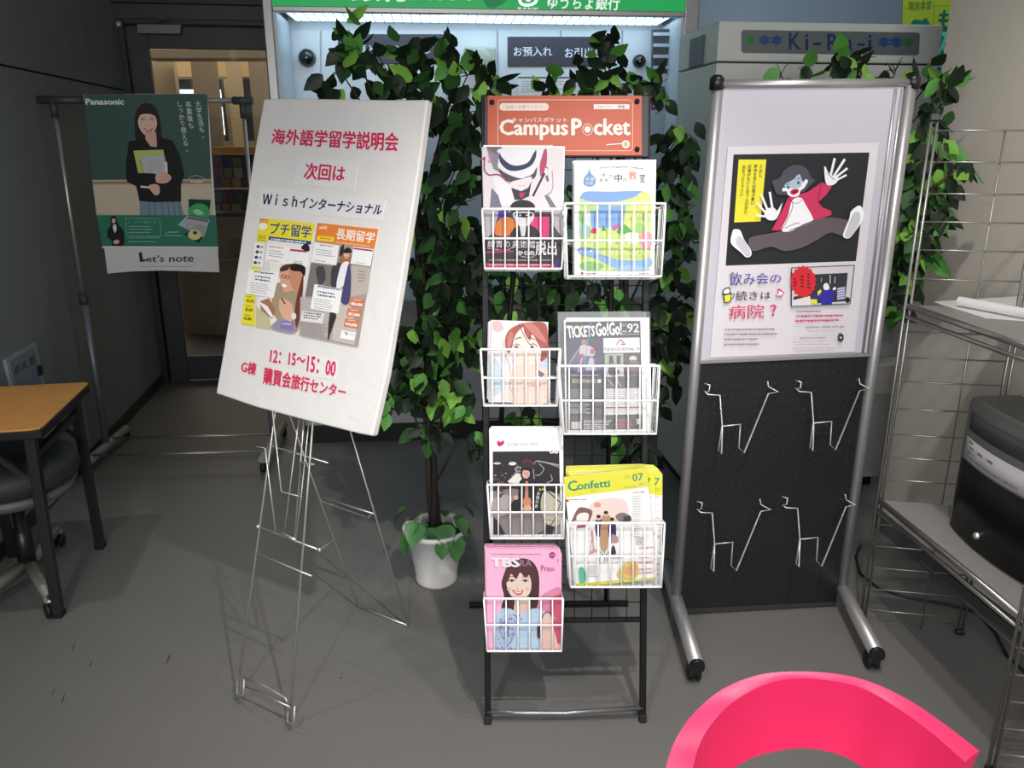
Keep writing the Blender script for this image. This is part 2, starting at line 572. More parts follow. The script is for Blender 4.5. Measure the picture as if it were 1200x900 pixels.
for row, (y0, y1) in enumerate(((185, 197), (197, 209), (209, 221), (226, 238), (239, 249))):
    for i in range(3):
        x = 248 + i * 12 + row % 2 * 1.5
        q = MB(); pxbox(q, x, y0, x + 9.5, y1 - 1, 6.15 + .015 * i, .02)
        tag(q.build('magazine', mat('cover_%d' % (kk % 10), cols[kk % 10], .5)), '%s magazine, %s of the %s row on the shelf behind the glass door' % (kinds[kk % 10], ('left end', 'middle', 'right end')[i], ('top', 'second', 'third', 'fourth', 'lowest')[row]), 'magazine', 'magazines behind the glass door')
        kk += 1

# right wall, its far end standing free
wr = Vector((.139, -.990, 0)).normalized()
wn_ = Vector((-.990, -.139, 0)).normalized()
w = MB()
w.box(Vector((1.441, 2.867, 1.5)) + wr * 2.2 - wn_ * .1, (4.4, .2, 3.0), (wr, wn_, ZU))
struct(w.build('wall_right', M_BEIGE))
w = MB()
w.box(Vector((1.441, 2.867, .03)) + wr * 2.2 + wn_ * .004, (4.4, .008, .06), (wr, wn_, ZU))
struct(w.build('baseboard_right', mat('grey_skirting', '#57595a', .6)))

# ------------------------------------------------------------------ hatch cover on the left wall
t = thing('wall_hatch', WL.at(51, 600, 0), 'pale grey metal hatch low in the dark left wall behind the table', 'hatch')
BASE[t.name] = Vector(t.location)
q = MB(); q.slab([WL.at(10, 424, .012), WL.at(41, 404, .012), WL.at(77, 571, .012), WL.at(52, 598, .012)][0:0] or [WL.at(7, 422, .012), WL.at(42, 401, .012), WL.at(79, 573, .012), WL.at(51, 600, .012)], WL.n, .012)
q.build('hatch_frame', mat('light_frame', '#9a9ea3', .5), t)
q = MB(); q.slab([WL.at(11, 424, .016), WL.at(40, 406, .016), WL.at(75, 572, .016), WL.at(51, 594, .016)], WL.n, .006)
q.build('hatch_door', mat('hatch_paint', '#7d8490', .55), t)
p = Print(WL, .0165)
for i, ch in enumerate('消火栓'):
    x = 15.5 + i * 9.3; y = 430 - i * 5.6
    p.text(ch, [(x, y), (x + 6.5, y - 4), (x + 7.5, y + 6.5), (x + 1, y + 10.5)], '#5b3a40', .02)
p.build('lettering', t)
for (x, y) in ((47, 434), (73, 547)):
    q = MB(); q.box(WL.at(x, y, .022), (.02, .012, .042), (wd, WL.n, ZU)); q.build('latch', M_BLACK, t, bevel=.002)

# ================================================================== CASH MACHINE BOOTH
A = Plane((-.17, 3.85, 0), 5.0)
def au(x, off=0.0, y=60):
    p = A.at(x, y, off) - A.o
    return p.dot(A.r)
def az(y, off=0.0, x=560):
    return A.at(x, y, off).z
M_STEEL = mat('brushed_steel', '#9b9a98', 0.32, 0.8, noise=.06, scale=4, stretch=(1, 1, 30))
M_ATMW = mat('cool_white_panel', '#c3ccd4', 0.4)
atm = thing('cash_machine', A.uv(0, 0), 'wide cash machine booth with green sign and lit white interior', 'cash machine')
uL, uL2, uR2, uR = au(311), au(323), au(800), au(817)
zH = az(16.5); zS = az(10)
m = MB(); bbox(m, A, uL, uL2, 0, 2.45, -.45, 0); m.build('post', M_STEEL, atm, bevel=.006)
m = MB(); bbox(m, A, uR2, uR, 0, 2.45, -.45, 0); m.build('post', M_STEEL, atm, bevel=.006)
m = MB(); bbox(m, A, uL2, uR2, zH, zS, -.04, .0); m.build('header_rail', M_STEEL, atm, bevel=.003)
m = MB(); bbox(m, A, uL2, uR2, zS, 2.42, -.06, -.004); sg = m.build('sign_panel', mat('green_sign', '#0aa04e', .4, emit='#0aa04e', es=.55), atm)
p = Print(A, -.0035)
p.poly([(568, -12), (596, -8), (592, 2), (580, 9), (571, 8), (566, -2)], '#0b7a45', True)
p.text('銀行ATM', [(412, -24), (553, -24), (551, 2), (412, 1)], '#f4fff6', .035)
p.text('ゆうちょ銀行', [(642, -6), (727, -5), (725, 12), (642, 10.5)], '#f4fff6', .02)
p.text('BANK', [(607, 8.5), (632, 9), (632, 13), (607, 12.7)], '#e8fff0', .015)
p.curve([(608, -10), (610, 3), (618, 6), (627, 3), (629, -5), (622, -6)], 3.2, '#f4fff6')
p.ell(619, -1, 3.4, 3.2, '#f4fff6')
mw = bpy.data.materials.new('backlit_ink'); mw.use_nodes = True
nb = mw.node_tree.nodes['Principled BSDF']; na = mw.node_tree.nodes.new('ShaderNodeAttribute'); na.attribute_name = 'ink'
mw.node_tree.links.new(na.outputs['Color'], nb.inputs['Base Color']); mw.node_tree.links.new(na.outputs['Color'], nb.inputs['Emission Color']); nb.inputs['Emission Strength'].default_value = .5
p.build('lettering', atm, mw)
# interior
m = MB(); bbox(m, A, uL2, uR2, 0.9, 2.42, -.47, -.38)
bbox(m, A, uL2 - .01, uL2 + .012, 0.9, zH, -.38, -.01); bbox(m, A, uR2 - .012, uR2 + .01, .9, zH, -.38, -.01)
m.build('inner_lining', M_ATMW, atm)
m = MB(); bbox(m, A, uL2 + .02, uR2 - .02, zH + .02, zH + .05, -.38, -.05); m.build('lamp_tray', M_ATMW, atm)
m = MB(); bbox(m, A, uL2 + .05, uR2 - .05, zH + .004, zH + .019, -.30, -.07)
m.build('light_diffuser', mat('lit_diffuser', '#e8fbff', .5, emit='#cfeeff', es=3.2), atm)
m = MB()
for i in range(40):
    u = uL2 + .08 + i * (uR2 - uL2 - .16) / 39
    bbox(m, A, u - .002, u + .002, zH - .001, zH + .004, -.31, -.06)
m.build('diffuser_louvre', M_ATMW, atm)['kind'] = 'stuff'
O = -.38
def zo(y): return A.at(560, y, O).z
def uo(x): return A.at(x, 60, O).dot(A.r) - A.o.dot(A.r)
def bx(x0, y0, x1, y1, o1, t, name, m, bev=.002):
    q = MB(); q.slab([A.at(x0, y0, O + o1), A.at(x1, y0, O + o1), A.at(x1, y1, O + o1), A.at(x0, y1, O + o1)], A.n, t)
    return q.build(name, m, atm, bevel=bev)
M_ATMP = mat('inner_door_panel', '#cbd4dc', .35)
for (x0, x1) in ((341, 375), (377, 523), (525, 582), (584, 656), (658, 728), (730, 763)):
    bx(x0, 35, x1, 330, .012, .012, 'panel', M_ATMP)
M_NAVY = mat('navy_sign', '#141d36', .4)
s1 = bx(396, 40, 523, 75, .02, .008, 'information_sign', M_NAVY)
s2 = bx(595, 43, 711, 78, .02, .008, 'information_sign', M_NAVY)
p = Print(A, O + .021)
p.qtext('お預入れ', 602, 55, 647, 66, '#dfe7f2', .01); p.qtext('お引出し', 662, 56, 706, 68, '#dfe7f2', .01)
p.qtext('お預入れ', 407, 53, 452, 63, '#dfe7f2', .01); p.qtext('お引出し', 462, 53, 504, 63, '#dfe7f2', .01)
p.build('lettering', atm)
for (x, y, r) in ((360, 68, 9.5), (749, 72, 7.5)):
    c = A.at(x, y, O + .012); rr = r / 976 * 4.2
    q = MB(); q.lathe([(rr * 1.06, 0), (rr * 1.04, .006), (rr, .01), (rr, .012)], c, 24, (A.r, A.u, A.n)); q.ball(c + A.n * .01, rr, 8)
    q.build('camera_dome', mat('smoked_dome', '#0c0d10', .12, coat=.6), atm)
q = MB(); c = A.at(562, 68, O + .012)
q.box(c + A.n * .03, (.150, .16 * .5, .095), (A.r, A.n, A.u)); q.lathe([(.05, 0), (.046, .004), (.034, .008), (.001, .01)], c + A.n * .08 + A.u * -.012, 20, (A.r, A.u, A.n))
q.build('phone_cradle', mat('beige_cradle', '#aeb5ab', .5), atm, bevel=.012)
for (x, y) in ((387, 103), (590, 104), (662, 104), (524, 100)):
    q = MB(); q.lathe([(.01, 0), (.01, .006), (.001, .008)], A.at(x, y, O + .012), 10, (A.r, A.u, A.n))
    q.build('screw', mat('dark_screw', '#5a5f66', .4, .5), atm)
b = bx(607, 90, 668, 113, .016, .003, 'notice_sheet', M_PAPER)
p = Print(A, O + .0165); p.rect(607, 90, 668, 92, '#5d6a60'); p.micro(611, 95, 664, 111, 1.2, 3, '#8b9aa6', seed=4); p.build('notice_print', atm)
# louvre unit and stickered strip on the right
OR = -.2
def sx(x0, y0, x1, y1, off, t, name, m, bev=.002):
    q = MB(); q.slab([A.at(x0, y0, off), A.at(x1, y0, off), A.at(x1, y1, off), A.at(x0, y1, off)], A.n, t)
    return q.build(name, m, atm, bevel=bev)
sx(765, 34, 801, 86, OR, .03, 'louvre_backing', mat('louvre_dark', '#39424c', .3))
for k in range(4):
    y = 38 + k * 13
    sx(766, y, 790, y + 4, OR + .012, .01, 'slat', mat('pale_slat', '#b8c4cf', .4))
sx(789, 34, 801, 86, OR + .02, .02, 'louvre_frame', M_STEEL)
sx(757, 86, 801, 330, OR, .02, 'side_strip', M_ATMP)
q = Print(A, OR + .001)
q.rect(764, 101, 779, 104, '#1f8a5c'); q.rect(764, 105, 778, 111, '#3a9a74'); q.rect(763, 114, 777, 129, '#a23a8a'); q.micro(765, 117, 775, 127, 1.6, 3.2, '#f0d8ea', seed=3)
q.rect(781, 139, 793, 150, '#3fa37e'); q.micro(783, 142, 791, 149, 1.2, 2.6, '#dff4ea', seed=5); q.rect(767, 132, 774, 134, '#88aaaa'); q.build('stickers', atm)
p = Print(Plane3(A.o + A.r * (uL2 + .013), A.r), .0); 
# lower body with a sloping console
m = MB()
for (ua, ub) in ((uL2, .02), (.03, uR2)):
    prof = [(0, -.46), (0, -.03), (.72, -.03), (.80, -.10), (.98, -.36), (.98, -.46)]
    pa = [A.uv(ua, z, o) for z, o in prof]; pb = [A.uv(ub, z, o) for z, o in prof]
    n_ = len(prof)
    m.add(pa + pb, [tuple(range(n_)), tuple(range(2 * n_ - 1, n_ - 1, -1))] + [(i, (i + 1) % n_, (i + 1) % n_ + n_, i + n_) for i in range(n_)])
m.build('console', mat('grey_console', '#a9adb0', .45), atm, bevel=.004)
m = MB(); bbox(m, A, uL2, uR2, 0, .09, -.03, -.015); m.build('plinth', M_BLACK, atm)

# ================================================================== LETTERED GREY MACHINE ON THE RIGHT
K = Plane((.735, 3.144, 0), 6.9)
M_MACH = mat('warm_grey_casing', '#c4c6bf', .5, noise=.03, scale=20)
mt = thing('ticket_machine', K.uv(.45, 0, -.2), 'tall grey machine with a dark lettered display strip behind the right board', 'machine')
kz = lambda y: K.at(950, y).z
ku = lambda x: (K.at(x, 100) - K.o).dot(K.r)
u0, u1 = ku(838), ku(1096)
z74, z72 = kz(75), kz(73)
m = MB(); bbox(m, K, u0, u1, z72, 1.88, -.45, 0); m.build('head_casing', M_MACH, mt, bevel=.006)
m = MB(); bbox(m, K, u0, u1, .05, z74, -.45, 0); m.build('body_casing', M_MACH, mt, bevel=.004)
m = MB(); bbox(m, K, u0 + .01, u1 - .01, z74, z72, -.44, -.006); bbox(m, K, u0 + .02, u1 - .02, 0, .05, -.43, -.03); m.build('seam_gap', M_BLACK, mt)
q = MB()
pts = catmull([(872, 35), (1076, 38), (1078, 40), (1077, 63), (1074, 65), (872, 62), (869, 60), (869, 37)], 1)
q.slab([K.at(x, y, .003) for x, y in pts], K.n, .004); q.build('display_strip', mat('smoky_display', '#5c6566', .25), mt)
p = Print(K, .0034)
for i, (x, c) in enumerate(((880, '#2f7a3c'), (896, '#22407e'), (910, '#22407e'))): p.text('*', [(x - 5, 42), (x + 5, 42), (x + 5, 52.5), (x - 5, 52)], c, .07)
for ch, x0, x1, y0, y1 in (('K', 925, 938, 38.5, 58), ('i', 944, 947, 40, 58.5), ('-', 953, 962, 50, 52.5), ('R', 970, 983, 40, 59), ('a', 990, 999, 46, 59.5), ('-', 1005, 1013, 51, 53.5), ('i', 1018, 1021, 41, 60)):
    p.qtext(ch, x0, y0, x1, y1, '#17265e', .012)
for i, (x, c) in enumerate(((1036, '#22407e'), (1050, '#22407e'), (1064, '#2f6b50'))): p.text('*', [(x - 5, 44), (x + 5, 44), (x + 5, 55), (x - 5, 54)], c, .07)
p.build('lettering', mt)
m = MB(); bbox(m, K, u0 - .006, u0, kz(66) - .02, kz(36), -.30, -.14); m.build('side_vent', mat('vent_dark', '#44474a', .5), mt, bevel=.004)
m = MB(); bbox(m, K, u1 - .22, u1 - .01, .47, .60, 0, .13); m.build('tray', mat('cream_tray', '#c9c4b8', .45), mt, bevel=.01)
m = MB(); bbox(m, K, u1 - .2, u1 - .03, .66, 1.2, 0, .012); m.build('front_door', mat('pale_front_door', '#a6a8a6', .45), mt, bevel=.004)

# green and yellow banner hanging behind the machine
N = Plane((1.75, 3.78, 0), 5)
bn = thing('hanging_banner', N.at(1085, 215), 'yellow and green printed banner hanging behind the tall grey machine', 'banner')
q = MB(); q.slab([N.at(1059, -40), N.at(1120, -40), N.at(1111, 215), N.at(1052, 215)], N.n, .004)
q.build('banner_cloth', mat('teal_cloth', '#1d8f78', .7), bn)
p = Print(N, .0005)
p.poly([(1059, -38), (1119, -38), (1116, 34), (1057, 34)], '#b8cc3a')
p.line([(1096, -38), (1094, 34)], 1.0, '#8aa82c'); p.line([(1059, 10), (1117, 6)], 1, '#8aa82c')
p.text('開放食堂', [(1065, 2), (1092, 0), (1091, 11), (1065, 13)], '#3f7a32', .01)
p.text('も', [(1101, 13), (1116, 11), (1115, 34), (1100, 34)], '#14765c', .05)
p.poly([(1068, 27), (1072, 23), (1080, 24), (1085, 21), (1089, 27), (1094, 34), (1066, 34)], '#1f7f64', True)
for i, ch in enumerate('ススメ食'):
    y = 38 + i * 36
    p.text(ch, [(1096, y), (1112, y), (1111, y + 30), (1095, y + 30)], '#7fe3d2', .03)
p.build('banner_print', bn)
# ================================================================== LEAFLET RACK (front centre)
R = Plane((.14, 1.74, 0), 1.0, 13.0)
def ru(x, y, off=0.0): return (R.at(x, y, off) - R.o).dot(R.r)
def rv(x, y, off=0.0): return (R.at(x, y, off) - R.o).dot(R.u)
rack = thing('leaflet_rack', R.uv(0, 0), 'black leaflet stand with orange header and seven white wire baskets', 'leaflet rack')
M_RACK = mat('rack_black_enamel', '#111213', .5, spec=.25)
uA, uB = -.203, .203
for u in (uA, uB):
    q = MB(); q.box(R.uv(u, .805, -.009), (.016, .018, 1.61), (R.r, R.n, R.u)); q.build('post', M_RACK, rack, bevel=.002)
    q = MB(); q.box(R.uv(u, .012, -.009), (.019, .021, .022), (R.r, R.n, R.u)); q.build('foot_cap', M_RUBBER, rack, bevel=.003)
q = MB(); q.tube([R.uv(uA, .035, -.006), R.uv(uA + .1, .029, -.006), R.uv(0, .027, -.006), R.uv(uB, .04, -.006)], .0065, 10)
q.build('crossbar', mat('worn_steel_bar', '#85868a', .3, .7), rack)
for v in (.275, 1.60):
    q = MB(); q.box(R.uv(0, v, -.008), (.40, .012, .012), (R.r, R.n, R.u)); q.build('crossbar', M_RACK, rack, bevel=.002)
q = MB()
v = .275
while v < 1.6:
    q.tube([R.uv(uA, v, -.004), R.uv(uB, v, -.004)], .0013, 5); v += .048
for i in range(1, 9):
    q.tube([R.uv(uA + i * .0451, .275, -.002), R.uv(uA + i * .0451, 1.60, -.002)], .0013, 5)
q.build('wire_grid', M_RACK, rack)
# rear leg frame
ra = onz(550, 709, .008); rb = onz(736, 707, .008)
q = MB(); q.box((ra + rb) / 2, ((rb - ra).length, .018, .016), ((rb - ra).normalized(), Vector((0, 1, 0)), ZU)); q.build('rear_foot_bar', M_RACK, rack, bevel=.002)
for f, u in ((.1, -.12), (.86, .12)):
    a = ra + (rb - ra) * f; b = R.uv(u, 1.3, -.02)
    q = MB(); q.tube([a, b], .007, 8); q.build('rear_leg', M_RACK, rack)
# header
q = MB(); q.slab([R.at(567, 112, .006), R.at(761, 112, .006), R.at(760, 184, .006), R.at(567, 184, .006)], R.n, .012); q.build('header_backing', mat('dark_board', '#26282a', .5), rack, bevel=.002)
q = MB(); q.slab([R.at(571.5, 112, .009), R.at(752, 112, .009), R.at(752, 182, .009), R.at(571.5, 182, .009)], R.n, .003); q.build('header_panel', mat('orange_header', '#b34a28', .45), rack)
p = Print(R, .0092, 560, 105, 6)
p.dim = .85
W_ = '#f3ece2'
def rrect(x0, y0, x1, y1, r):
    o = []
    for (cx, cy, a0) in ((x1 - r, y0 + r, -90), (x1 - r, y1 - r, 0), (x0 + r, y1 - r, 90), (x0 + r, y0 + r, 180)):
        for k in range(5):
            a = math.radians(a0 + 90 * k / 4); o.append((cx + r * math.cos(a), cy + r * math.sin(a)))
    return o
p.line(rrect(140, 72, 1088, 430, 22), 4, '#f0cdb8', True)
p.poly(rrect(152, 95, 498, 147, 24), '#f5e6da')
p.qtext('ご自由にお取りください', 172, 108, 482, 136, '#c9694e')
p.rect(815, 103, 982, 138, '#f5ece6'); p.qtext('ご利用ください', 828, 112, 952, 131, '#a08078')
p.rect(984, 103, 1066, 138, '#e9e2dc'); p.qtext('学生', 990, 110, 1035, 132, '#67727a', .02)
p.qtext('キャンパスポケット', 238, 196, 628, 230, W_, .012)
p.qtext('Campus', 156, 212, 630, 352, W_, .034)
p.qtext('P', 662, 206, 726, 318, W_, .04)
p.ell(771, 280, 38, 42, '#f2c9b6'); p.ell(771, 280, 32, 36, '#ba5230'); p.ell(771, 280, 22, 24, W_)
p.qtext('cket', 818, 206, 1068, 318, W_, .034)
p.micro(172, 390, 640, 408, 14, 16, '#f3d9cb', seed=2)
p.line([(905, 388), (1010, 380)], 7, W_); p.ell(1040, 384, 28, 28, W_); p.ell(1040, 384, 20, 20, '#e0b49c'); p.ell(1040, 384, 11, 11, '#9db3a5')
p.build('header_print', rack)
for (x, y) in ((576.5, 120), (746.5, 119), (746.5, 175)):
    q = MB(); q.lathe([(.0065, 0), (.0065, .003), (.004, .006), (.0005, .007)], R.at(x, y, .009), 12, (R.r, R.u, R.n)); q.build('cap_screw', M_BLACK, rack)

# baskets: front rim, middle bar and bottom bar measured on the front face
BK = [  # xl,xr,yrim | ymid | xl,xr,ybot | wires | front offset | side the ring shows
    (565, 664, 245, 279.5, 568, 658, 315, [578, 591.8, 605.8, 619.5, 633.5, 647.5], .062),
    (662, 780, 238.5, 282, 665, 775, 324, [686, 700.2, 714.5, 729, 743.2, 757.3], .085),
    (563, 657, 409.5, 443, 567, 653, 475.5, [577, 590, 603.5, 616.5, 630, 644], .062),
    (655, 773, 429, 469.5, 661, 769, 508.5, [667, 681, 695, 708.8, 722.5, 736.3, 750, 762], .085),
    (571, 661.5, 568.2, 600.3, 575, 660.5, 631, [584, 598, 611.5, 625, 638.5, 652], .062),
    (665, 779, 613, 652, 669, 775, 688, [674, 687.5, 701, 715, 728.5, 742, 755.5, 769], .085),
    (567, 660, 701.5, 732.5, 571, 658, 763, [579.5, 593, 607, 620.5, 634, 647.5], .062)]
BOT = []
for (xl, xr, yr, ym, xbl, xbr, yb, ws, fo) in BK:
    q = MB()
    f = lambda x, y, o=fo: R.at(x, y, o)
    tl, tr = f(xl, yr), f(xr, yr)
    ml, mr = f(xl + (xbl - xl) * .5, ym), f(xr + (xbr - xr) * .5, ym)
    bl, br = f(xbl, yb), f(xbr, yb)
    back = lambda P_, k=.012: P_ - R.n * (fo - k)
    rt = .0027
    q.tube([tl, tr, back(tr), back(tl)], rt, 6, True)
    q.tube([ml, mr, back(mr), back(ml)], rt * .8, 6, True)
    q.tube([bl, br, back(br), back(bl)], rt * .9, 6, True)
    for (a, m_, b) in ((tl, ml, bl), (tr, mr, br)):
        q.tube([a, m_, b], rt * .9, 6)
        q.tube([back(a), back(m_), back(b)], rt * .9, 6)
        for k in (.33, .66):
            q.tube([a + (back(a) - a) * k, b + (back(b) - b) * k], .0011, 5)
    for x in ws:
        t_ = (x - xl) / (xr - xl)
        top = f(x, yr); bot = f(xbl + (xbr - xbl) * ((x - xl) / (xr - xl)) * .5 + x * .5 - xbl * .0 if False else x, yb)
        q.tube([top - R.n * .001, bot - R.n * .001, back(bot)], .0017, 5)
    q.build('basket', M_WHITEWIRE, rack)
    BOT.append(rv((xl + xr) / 2, yb, fo))

def sheet(name, quad, off, t, m, label, cat='leaflet', group=None, plane=R):
    q = MB(); q.slab([plane.at(x, y, off) for x, y in quad], plane.n, t)
    o = q.build(name, m)
    return tag(o, label, cat, group)
def cr(pts, x0, y0, s): return [(x0 + x / s, y0 + y / s) for x, y in pts]
M_GLP = mat('glossy_white_cover', '#dedddc', .4)

# 1: top left, event flyers (picture kept generic)
q1 = [(565, 172), (660.5, 173.5), (657.5, 313.5), (568.5, 313.5)]
def shift(q, dx, dy): return [(x + dx, y + dy) for x, y in q]
sheet('flyer', shift(q1, 1.5, -2), .026, .001, M_PAPER, 'white flyer standing behind the purple and black masked figure flyer, top left basket')
sheet('flyer', shift(q1, -.6, 1), .033, .001, M_PAPER, 'second flyer from the front behind the masked figure flyer')
f1 = sheet('flyer', q1, .04, .0012, M_GLP, 'flyer with a white brimmed hat figure above a masked figure, top left basket')
p = Print(R, .0402, 555, 160, 10)
p.dim = .70
p.poly([(100, 120), (1055, 135), (1030, 1530), (135, 1530)], '#e9dfe3')
p.poly([(150, 120), (330, 120), (330, 420), (210, 300)], '#6f6a78'); p.poly([(150, 130), (330, 250), (300, 420), (230, 380)], '#8b8594')
p.poly([(310, 145), (705, 150), (720, 290), (520, 400), (360, 330), (300, 220)], '#f3f0f4', True)
p.poly([(310, 380), (560, 490), (700, 420), (810, 230), (840, 160), (720, 150), (700, 300), (520, 400), (320, 260), (290, 300)], '#efecf1', True)
p.poly([(300, 180), (330, 240), (420, 320), (520, 340), (640, 300), (700, 200), (735, 160), (725, 260), (660, 350), (520, 400), (400, 390), (310, 300)], '#27305a', True)
p.poly([(300, 390), (420, 450), (560, 490), (690, 440), (740, 360), (720, 480), (600, 520), (440, 540), (330, 460)], '#4a4456', True)
p.poly([(430, 540), (560, 500), (680, 470), (650, 560), (570, 635), (500, 615)], '#f0e2e4', True)
p.line([(520, 575), (560, 580), (600, 570)], 5, '#a0808c'); p.line([(600, 480), (650, 465)], 8, '#3d3446')
p.poly([(830, 150), (860, 170), (850, 360), (790, 470), (775, 350), (800, 240)], '#b8436c', True)
p.curve([(110, 270), (130, 250), (125, 380), (180, 450), (300, 450), (420, 560)], 16, '#a83c66')
p.poly([(230, 480), (300, 470), (440, 570), (490, 720), (430, 800), (310, 810), (260, 620)], '#f0edf2')
p.poly([(210, 600), (290, 690), (330, 830), (190, 830)], '#7c7688')
p.poly([(440, 600), (560, 640), (640, 600), (680, 520), (650, 700), (560, 740), (480, 740)], '#2c2f45')
p.poly([(535, 660), (600, 655), (590, 700), (570, 720), (540, 705)], '#c22a48')
p.line([(860, 370), (700, 690)], 26, '#2a2833'); p.line([(850, 380), (840, 420)], 26, '#f4f2f5')
p.poly([(840, 460), (870, 450), (885, 520), (860, 530)], '#6f6a78'); p.curve([(920, 400), (930, 560), (910, 650), (870, 670)], 7, '#8b8594')
p.poly([(830, 690), (870, 680), (970, 830), (900, 830)], '#7c7688')
p.text('怪盗', [(165, 195), (215, 195), (215, 310), (165, 310)], '#d98bb0', .02, True)
p.crop(555, 235, 10)
p.poly([(120, 130), (1035, 130), (1025, 790), (135, 790)], '#4a4548'); p.poly([(110, 120), (300, 120), (230, 380), (120, 460)], '#b9b3bc'); p.poly([(900, 120), (1035, 120), (1030, 420), (940, 300)], '#b9b3bc')
p.poly([(285, 120), (410, 110), (400, 200), (300, 260)], '#4b2fa0'); p.poly([(270, 260), (380, 190), (500, 260), (470, 400), (260, 400)], '#d9792c', True); p.poly([(700, 190), (890, 190), (880, 430), (740, 430), (660, 280)], '#d8307c')
p.ell(575, 90, 150, 100, '#1d1b20'); p.poly([(470, 140), (690, 140), (700, 220), (640, 290), (560, 310), (490, 240)], '#e6e0e2', True)
p.poly([(490, 150), (680, 150), (660, 190), (600, 200), (520, 190)], '#241f27', True); p.ell(545, 172, 16, 12, '#e8e8ee'); p.ell(625, 172, 16, 12, '#e8e8ee')
p.poly([(440, 440), (480, 320), (560, 310), (690, 300), (760, 360), (770, 440)], '#23222b', True); p.poly([(540, 300), (620, 300), (600, 420), (560, 420)], '#d9d2d6')
p.rect(140, 450, 1028, 790, '#2e282c')
p.qtext('紺青の', 165, 470, 430, 548, '#f6f3f6', .008); p.qtext('美術館', 455, 470, 722, 555, '#f6f3f6', .008); p.qtext('からの', 520, 588, 710, 640, '#f6f3f6', .03); p.qtext('脱出', 730, 478, 970, 638, '#f6f3f6', .016)
p.curve([(170, 560), (380, 580), (470, 530)], 7, '#c8c0cc'); p.curve([(560, 655), (680, 665), (740, 620)], 8, '#c8c0cc')
p.poly([(140, 600), (330, 570), (480, 590), (480, 605), (140, 620)], '#a0325e')
p.micro(180, 690, 960, 720, 20, 34, '#a39aa0', seed=3)
p.poly([(140, 735), (980, 745), (985, 785), (140, 785)], '#c2345c'); p.poly([(940, 700), (1020, 680), (1018, 785), (960, 785)], '#3a2a6e'); p.micro(180, 748, 950, 775, 16, 30, '#f3ccd8', seed=4)
p.build('flyer_print', f1)

# 2: top right, water themed leaflets
q2 = [(672.8, 188), (769, 187), (767, 322), (673.5, 322)]
for k, (dx, dy) in enumerate(((-2.2, 1), (-1.4, .8), (-.7, .4))):
    sheet('leaflet', shift(q2, dx, dy), .03 + .008 * k, .002, M_PAPER, ('rearmost white leaflet in the top right basket', 'third white leaflet from the front, top right basket', 'white leaflet directly behind the water drop leaflet')[k])
f2 = sheet('leaflet', q2, .056, .002, M_GLP, 'white leaflet with a blue water drop and a painted river valley')
p = Print(R, .0562, 655, 180, 9.185)
p.dim = .70
p.box = (172, 70, 1010, 1303)
p.poly([(325, 160), (345, 210), (390, 260), (398, 310), (370, 350), (325, 358), (280, 345), (260, 305), (275, 250), (310, 210)], '#7d9fcb', True)
p.qtext('水道', 285, 250, 380, 290, '#dbe8f6', .01); p.qtext('の水', 290, 298, 370, 335, '#dbe8f6', .01)
p.micro(440, 150, 560, 164, 14, 30, '#6a6a70', -.1, 7); p.micro(560, 140, 760, 154, 14, 30, '#6a6a70', 0, 8); p.micro(775, 143, 925, 157, 14, 30, '#6a6a70', .12, 9)
p.qtext('水', 452, 205, 512, 250, '#2a2e36'); p.qtext('水', 430, 262, 478, 312, '#2a2e36'); p.qtext('水', 486, 262, 536, 308, '#2a2e36')
p.qtext('の', 540, 225, 585, 268, '#2a2e36'); p.qtext('中', 600, 218, 680, 308, '#2c3038', .01); p.qtext('の', 690, 265, 735, 305, '#2a2e36'); p.qtext('教', 752, 190, 840, 282, '#e88f7c', .015); p.qtext('室', 868, 220, 930, 308, '#2a2e36')
p.line([(510, 345), (690, 345)], 3, '#c9c9cf')
yy = lambda y: y
p.poly([(225, 480), (250, 430), (320, 405), (560, 405), (880, 400), (960, 420), (990, 480), (990, 900), (985, 1220), (940, 1262), (300, 1262), (235, 1220), (222, 900)], '#cfe08a')
p.poly([(225, 485), (250, 430), (320, 405), (560, 412), (880, 402), (830, 460), (600, 520), (350, 520), (260, 490)], '#82a8dc', True)
p.poly([(330, 560), (420, 545), (560, 560), (720, 560), (700, 700), (690, 800), (350, 800)], '#86abdf')
p.poly([(225, 500), (320, 520), (430, 560), (400, 610), (300, 610), (225, 560)], '#b9d77c', True); p.poly([(222, 620), (290, 670), (290, 740), (222, 740)], '#8cc27c', True)
p.poly([(225, 760), (290, 750), (340, 800), (320, 900), (225, 900)], '#9cc3b6', True); p.poly([(290, 590), (340, 620), (330, 790), (290, 760)], '#e9e2ea')
p.poly([(880, 420), (985, 470), (990, 640), (880, 640), (780, 800), (720, 770), (720, 640), (800, 520)], '#dbe98c', True)
p.poly([(345, 855), (350, 815), (380, 800), (410, 815), (415, 855)], '#d8336f', True); p.poly([(570, 820), (590, 780), (640, 750), (665, 755), (650, 790), (600, 825)], '#cf5fae', True)
p.poly([(455, 830), (482, 765), (510, 830)], '#4c9a5a'); p.poly([(620, 850), (700, 760), (790, 860)], '#63ae62', True); p.poly([(800, 800), (860, 735), (930, 800), (900, 880), (820, 870)], '#a6cf7e', True)
p.poly([(720, 860), (860, 860), (860, 960), (740, 960)], '#eef0e2', True); p.poly([(860, 880), (940, 840), (1000, 870), (990, 1010), (900, 1020)], '#eba4b4', True)
for x in (830, 860, 890, 915): p.curve([(x, 640), (x + 15, 690), (x + 10, 710)], 5, '#8aa39a')
p.poly([(225, 1010), (360, 1020), (470, 1090), (640, 1140), (820, 1150), (985, 1130), (985, 1210), (760, 1240), (560, 1210), (400, 1130), (225, 1080)], '#8fb6e3', True)
